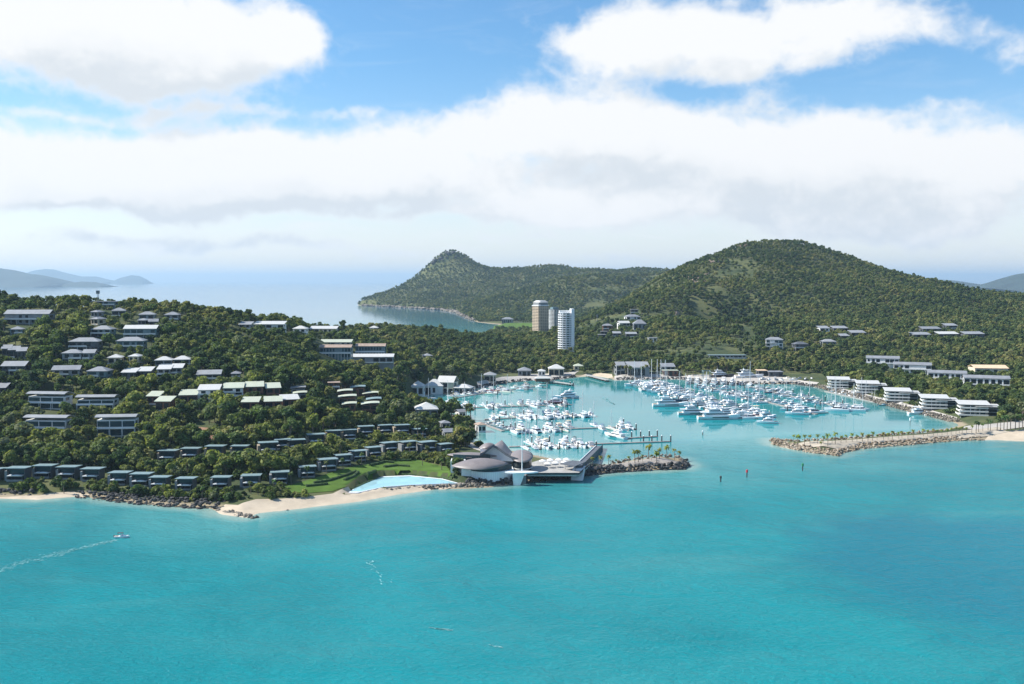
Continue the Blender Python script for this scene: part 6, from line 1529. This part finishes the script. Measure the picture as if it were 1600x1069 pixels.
def rocks(name, label, lines, m, size, dens, wid, top, seed, z=0.0, ground=False):
    rk = np.random.default_rng(seed); mb = MB()
    for pl in lines:
        pts = [W(*p, z) if not ground else T(*p) for p in pl]
        for a, b_ in zip(pts, pts[1:]):
            Ls = (b_ - a).length; e = (b_ - a).normalized(); n = Vector((-e.y, e.x, 0)).normalized()
            for _ in range(max(1, int(Ls * wid * dens))):
                t, o_ = rk.random(), rk.random(); p = a + e * (t * Ls) + n * ((o_ - .25) * wid); s = size * rk.uniform(.5, 1.3)
                zz = (-.2 + top * min(1, o_ * 1.5) * rk.uniform(.75, 1.1)) if not ground else Hs(p.x, p.y) + s * .2
                vs = ICO * (s * rk.uniform(.72, 1.1, (len(ICO), 1))) * np.array([1, rk.uniform(.7, 1.1), rk.uniform(.55, .85)])
                an = rk.uniform(0, 6.28); c, s_ = math.cos(an), math.sin(an)
                vs = np.stack([vs[:, 0] * c - vs[:, 1] * s_ + p.x, vs[:, 0] * s_ + vs[:, 1] * c + p.y, vs[:, 2] + zz], -1)
                k = len(mb.v); mb.v += [tuple(v) for v in vs.tolist()]; mb.f += [tuple(i + k for i in f) for f in ICF]
    o = mb.build(name, m); tag(o, label, 'rocks', None, 'stuff'); return o
rocks('rocks', 'dark basalt rock wall under the western villas', [[(118, 777), (140, 779), (180, 784), (215, 788), (250, 791), (300, 794), (340, 796)], [(160, 779), (200, 781), (250, 786), (300, 789), (350, 790)], [(-10, 774), (20, 775), (48, 776)]], RK_D, 1.0, .60, 4.0, 2.6, 1)
rocks('rocks', 'flat rock ledges running into the sea off the beach end', [[(335, 797), (360, 803), (398, 811)], [(350, 800), (385, 809)]], RK_M, 1.3, .28, 3.0, .5, 2)
rocks('rocks', 'few dark boulders lying on the beach', [[(385, 800), (400, 799)], [(445, 797), (460, 796)], [(500, 771), (520, 769), (545, 764)]], RK_D, .8, .25, 1.5, .5, 3)
rocks('rocks', 'buff and grey boulders along the foot of the pool and clubhouse', [[(600, 771), (640, 766), (680, 762), (720, 761), (745, 760)], [(660, 766), (700, 763), (740, 762), (770, 760)]], RK_M, .95, .7, 3.4, 1.6, 4)
rocks('rocks', 'dark rock armour below the clubhouse and gangway breakwater', [[(728, 760), (760, 759), (800, 757), (840, 752), (905, 745), (960, 738.5), (1020, 735), (1066, 733.5), (1078, 727)], [(730, 757), (760, 756), (800, 753), (840, 749), (905, 742), (960, 736)], [(820, 747), (905, 739)]], RK_D, 1.1, .8, 4.5, 3.2, 5)
rocks('rocks', 'mixed rock armour at the tip of the gangway breakwater', [[(905, 744), (960, 737), (1020, 733), (1062, 731.5), (1075, 727), (1064, 718)], [(1062, 716), (1030, 715), (1000, 719), (950, 727)]], RK_M, .9, .5, 3.6, 2.5, 6)
rocks('rocks', 'buff rock armour along the palm lined breakwater', [[(1203, 689), (1210, 695.5), (1260, 706.5), (1309, 713), (1314, 708), (1350, 701), (1420, 695.5), (1500, 688.5), (1536, 688)], [(1207, 692), (1260, 703), (1308, 710), (1350, 698.5), (1420, 693), (1500, 686.5)], [(1500, 672), (1440, 678), (1380, 682), (1300, 689), (1240, 691), (1203, 688)]], RK_B, .85, .62, 3.8, 2.1, 7)
rocks('rocks', 'dark stone seawall below the terraced apartments', [[(1492, 661), (1450, 651), (1400, 639), (1340, 623), (1300, 613), (1275, 606)], [(1492, 658), (1450, 648), (1400, 636), (1340, 619.5), (1300, 610)]][0:0] + [[(1275, 605), (1300, 612), (1340, 622), (1400, 638), (1450, 650), (1492, 661)]], RK_M, 1.0, .6, 5.0, 3.0, 8)
rocks('rocks', 'dark stone edge of the boatyard and quays', [[(960, 594), (1000, 593.5), (1060, 592.5), (1110, 598.3), (1160, 600.3), (1240, 600.4), (1275, 605)], [(745, 607), (790, 598.4), (830, 594.6), (862, 594.4), (900, 589.4)]], RK_D, 1.2, .5, 3.5, 2.2, 9)
rocks('rocks', 'bare pinkish cliff faces on the sunny side of the big hill', [[(1088, 440), (1094, 434), (1100, 428)], [(1094, 444), (1102, 436)], [(1156, 388), (1166, 384)], [(1060, 497), (1075, 500)], [(1120, 412), (1130, 405)]], RK_C, 4.5, .016, 28, 0, 10, ground=True)
rocks('rocks', 'dark cliff stone round the knob of the headland', [[(678, 414), (683, 408), (690, 403)], [(690, 404), (712, 402)]], RK_D, 12, .0030, 40, 0, 11, ground=True)
rocks('rocks', 'shoreline rocks round the foot of the headland', [[(560, 477.5), (620, 480.5), (690, 485), (715, 489), (724, 494), (740, 501)]], RK_M, 7, .010, 22, 3, 12)

# ---------------- palms
def palm(protos, px, top, base, lab, tint, grp, zg=None):
    g = T(px, base); h = max(3.2, (base - top) / FPX * g.y)
    o = empty('palm_tree', g, rnd.uniform(0, 6.28)); s = h / 7.3; o.scale = (s * .95, s * .95, s * 1.25); tag(o, lab, 'palm', grp)
    c, t = protos[rnd.randrange(len(protos))]
    a = bpy.data.objects.new('crown', c); a.color = (*[x * rnd.uniform(.85, 1.15) for x in tint], 1); link_part(a, o); link_part(bpy.data.objects.new('trunk', t), o)
PALMS = [(lambda ct: (ct[0].mesh('crown', LEAF_PALM), ct[1].mesh('trunk', PALMT)))(palm_shape(200 + k, True)) for k in range(5)]
YG, DG = (.21, .25, .06), (.085, .13, .05)
for i, (px, t_, b_) in enumerate([(926, 717, 730), (939, 715, 730), (951, 714, 729), (962, 720, 729), (982.5, 715, 726), (992, 706, 725), (997.5, 706, 723.5), (1004, 712, 722.5), (1013.5, 698, 719), (1018, 714, 721), (1026, 708, 727), (1030.5, 703, 718), (1042, 699, 717.5), (1054, 704, 718.5), (1061, 706.5, 720)]):
    palm(PALMS, px, t_, b_, f'young palm on the gangway breakwater, {ORD[i]} counting from the clubhouse', YG, 'palms on the gangway breakwater')
RP = [(1190 + x / 6.957, 640 + t_ / 6.957, 640 + b_ / 6.957) for x, b_, t_ in [(350, 355, 285), (388, 420, 295), (465, 380, 290), (525, 372, 290), (607, 377, 285), (645, 430, 360), (670, 372, 300), (720, 405, 285), (765, 372, 310), (800, 385, 265), (862, 370, 295), (918, 366, 290), (985, 355, 270), (1035, 355, 285), (1095, 354, 265), (1155, 360, 280), (1205, 345, 255), (1255, 340, 300), (1325, 338, 260), (1375, 335, 262), (1420, 332, 245), (1490, 325, 255), (1525, 320, 245), (1590, 318, 250)]]
RP += [(1400 + x / 6.68, 560 + t_ / 6.68, 560 + b_ / 6.68) for x, b_, t_ in [(180, 830, 755), (285, 820, 750), (330, 815, 755), (390, 812, 745), (430, 812, 752), (480, 806, 755), (535, 805, 745), (575, 802, 735), (625, 795, 725), (660, 790, 728), (690, 788, 720), (735, 790, 730), (790, 785, 712), (835, 790, 670), (860, 775, 680), (905, 765, 690), (960, 755, 650), (985, 760, 660), (1055, 762, 640), (1090, 758, 650), (1125, 757, 620), (1160, 750, 620), (1195, 752, 615), (1245, 748, 610), (1285, 742, 600), (1320, 740, 605)]]
RP.sort()
tens = ['', 'twenty', 'thirty', 'forty', 'fifty']
for i, (px, t_, b_) in enumerate(RP):
    w_ = ORD[i] if i < 40 else ('fortieth' if i == 39 else 'forty-' + ORD[i - 40])
    palm(PALMS, px, t_, b_, f'palm on the rocky eastern breakwater, {w_} counting from its seaward tip', YG if px < 1520 else DG, 'palms on the eastern breakwater')
for i, (px, t_) in enumerate([(34, 464), (51, 458), (58, 461), (68, 460), (75, 457), (86, 459.5), (93, 458), (102, 458), (121, 457), (129, 461)]):
    palm(PALMS, px, t_ - 1, 471, f'dark palm breaking the hilltop skyline, {ORD[i]} from the west', DG, 'palms on the hilltop skyline')
for i, (px, t_, b_) in enumerate([(653, 664, 689), (661, 668, 690), (682, 628, 646), (689, 630, 648), (695, 633, 648), (702, 635, 650), (712, 624, 646), (716, 630, 648), (729, 637, 658), (735, 640, 660)]):
    palm(PALMS, px, t_, b_, f'dark leaning palm between the clubhouse lane and the fourth pontoon row, {ORD[i]} from the west', DG, 'palms by the marina lane')
for i, (px, t_, b_) in enumerate([(958, 570, 586), (969, 573, 586), (978, 573, 588), (985, 574, 589), (1003, 575, 589), (1011, 573, 588), (1065, 574, 588), (1074, 575, 588), (1083, 574, 588), (1092, 577, 588)]):
    palm(PALMS, px, t_, b_, f'bushy palm in front of the boat sheds, {ORD[i]} from the stone jetty', (.14, .17, .055), 'palms along the boatyard quay')
for i, (px, b_) in enumerate([(63, 768), (100, 772), (140, 771), (180, 770), (215, 776), (255, 776), (316, 780), (362, 778), (392, 772), (428, 768), (455, 757), (480, 748), (510, 739), (536, 735), (565, 727), (300, 735), (345, 731), (395, 725), (425, 722), (470, 715), (150, 712), (500, 706), (640, 712), (668, 716), (700, 722), (715, 733), (690, 735), (660, 728), (730, 742), (580, 698)]):
    palm(PALMS, px, b_ - 17, b_, f'garden palm among the waterfront villas, {ORD[i]} planted of thirty' if False else f'garden palm beside the waterfront villas, {ORD[sorted([63,100,140,180,215,255,316,362,392,428,455,480,510,536,565,300,345,395,425,470,150,500,640,668,700,715,690,660,730,580]).index(px)]} from the west', (.10, .145, .05), 'palms in the villa gardens')

# ---------------- jetties, boat lift, channel marks, wake
def jetty(p, q, wid, lab, z=2.0):
    a, b_ = W(*p), W(*q); d = b_ - a; o = empty('jetty', a, math.atan2(d.y, d.x)); tag(o, lab, 'jetty'); Lg = d.length
    MB().box(0, Lg, -wid / 2, wid / 2, z - .4, z).build('deck', CONC, o)
    n = max(3, int(Lg / 7))
    for i in range(n):
        for s in (-1, 1): MB().tube(((i + .5) * Lg / n, s * wid * .42, -3), ((i + .5) * Lg / n, s * wid * .42, z - .41), .3, n=6).build('post', PILEM, o)
    return o
jetty((917, 588.5), (950, 597), 5.0, 'straight concrete jetty running out from the small sand beach')
jetty((842, 596), (896, 603.5), 5.0, 'ferry jetty with two dark dolphins at its end')
for i, (px, py) in enumerate([(891, 603), (896, 604)]): pile(W(px, py), f'thick dark dolphin pile at the ferry jetty end, {ORD[i]} from shore', 4)
p = W(848, 596, 2.0); o = empty('jetty_shelter', p, .1); tag(o, 'white roofed waiting shelter at the root of the ferry jetty', 'shelter')
b = MB(); roof_mesh(b, 'hip', 15, 7, 3.0, .4); b.build('roof', ROOFW, o); MB().box(-7, 7, -3, 3, 0, 3.0).build('wall', BROWN, o)
p = W(1105, 597.5, 0); o = empty('boat_lift', (p.x, p.y, 0)); tag(o, 'blue grey travelling boat lift frame over the boatyard slip', 'boat lift')
for s in (-1, 1):
    MB().box(s * 3.6 - .35, s * 3.6 + .35, -4, 12, 1.6, 3.6).build('slip_wall', CONC, o)
    b = MB(); b.box(s * 3.6 - .25, s * 3.6 + .25, 0, .5, 3.62, 11); b.box(s * 3.6 - .25, s * 3.6 + .25, 7, 7.5, 3.62, 11); b.box(s * 3.6 - .25, s * 3.6 + .25, .5, 7, 10.4, 11); b.build('side_frame', ROOFS, o)
MB().box(-3.84, 3.84, 7.52, 8.0, 10.4, 11.0).build('cross_beam', ROOFS, o)
def marker(px, yt, yb, capm, lab, r_=.22):
    p = W(px, yb); h = (yb - yt) / FPX * p.y; o = empty('channel_marker', p); tag(o, lab, 'channel marker')
    MB().tube((0, 0, -3), (0, 0, h * .74), r_ * 1.3, r_ * 1.3, 8).build('post', PILEM, o)
    b = MB(); b.tube((0, 0, h * .66), (0, 0, h), .55, .55, 10); b.tube((0, 0, h), (0, 0, h + .35), .3, .05, 8); b.build('topmark', capm, o)
marker(1126, 744, 753, PILEM, 'bare dark channel post nearest the breakwater tip', .25)
marker(1167, 734, 746, RED, 'red topped channel marker post in open water')
marker(1254, 724, 736, GREENP, 'green topped channel marker off the palm lined breakwater')
marker(1098, 673, 680, CAPM, 'white topped channel post between the two basins')
marker(1422, 653, 665, CAPM, 'thin white topped pole inside the eastern breakwater', .12)
FOAM = mat('white foam', (.20, .44, .45), .8, .1, .5)
def foam(name, label, pts, wid, n, size, seed):
    fr_ = np.random.default_rng(seed); mb = MB()
    P_ = [W(*p) for p in pts]; seg = [(a, b_) for a, b_ in zip(P_, P_[1:])]; ln = [(b_ - a).length for a, b_ in seg]; tot = sum(ln)
    for _ in range(n):
        t = fr_.random() ** 1.15 * tot; acc = 0
        for (a, b_), l in zip(seg, ln):
            if t <= acc + l: break
            acc += l
        f = (t - acc) / l; e = (b_ - a).normalized(); nn_ = Vector((-e.y, e.x, 0)); fr_t = (acc + f * l) / tot
        c = a.lerp(b_, min(1, f)) + nn_ * (fr_.normal(0, .30) * wid * (.5 + fr_t)); s = size * fr_.uniform(.35, 1.2)
        k = 7; an = np.sort(fr_.uniform(0, 6.283, k)); rr_ = s * fr_.uniform(.5, 1.0, k)
        mb.add([(c.x + e.x * math.cos(q) * r2 * 2.2 - nn_.x * math.sin(q) * r2 * .45 * -1, c.y + e.y * math.cos(q) * r2 * 2.2 + nn_.y * math.sin(q) * r2 * .45, .09) for q, r2 in zip(an, rr_)], [tuple(range(k))])
    o = mb.build(name, FOAM); tag(o, label, 'foam', None, 'stuff')
foam('wake_foam', 'white wake trailing behind the little motor boat', [(182, 844), (150, 851), (100, 863), (50, 876), (-10, 893)], 5.5, 420, .40, 1)
foam('wake_foam', 'short white wake left in the marina channel', [(960, 632), (952, 628), (943, 621)], 3.0, 120, 1.1, 2)
foam('foam_flecks', 'small foam flecks drifting on the open water', [(578, 878), (587, 895), (610, 912)], 3.0, 28, .7, 3)
foam('foam_flecks', 'thin foam streaks low in the bay', [(672, 981), (692, 984), (705, 985)], .9, 40, .5, 4)
foam('foam_flecks', 'faint foam line beyond the second streak', [(765, 1008), (785, 1012)], .8, 22, .45, 5)

# ---------------------------------------------------------------- the air
def make_haze():
    mb = MB(); mb.box(-61000, 61000, -61000, 61000, -5.5, 450)
    m = bpy.data.materials.new('air'); m.use_nodes = True; t = NT(m.node_tree); t.n.clear()
    out = t.node('ShaderNodeOutputMaterial'); v = t.node('ShaderNodeVolumePrincipled')
    v.inputs['Color'].default_value = (.55, .78, 1.0, 1); v.inputs['Density'].default_value = HAZE; v.inputs['Anisotropy'].default_value = .2
    t.l.new(v.outputs[0], out.inputs['Volume'])
    o = mb.build('haze', m); tag(o, 'thin bluish sea air', 'haze', kind='stuff')
HAZE = 4.4e-5
make_haze()
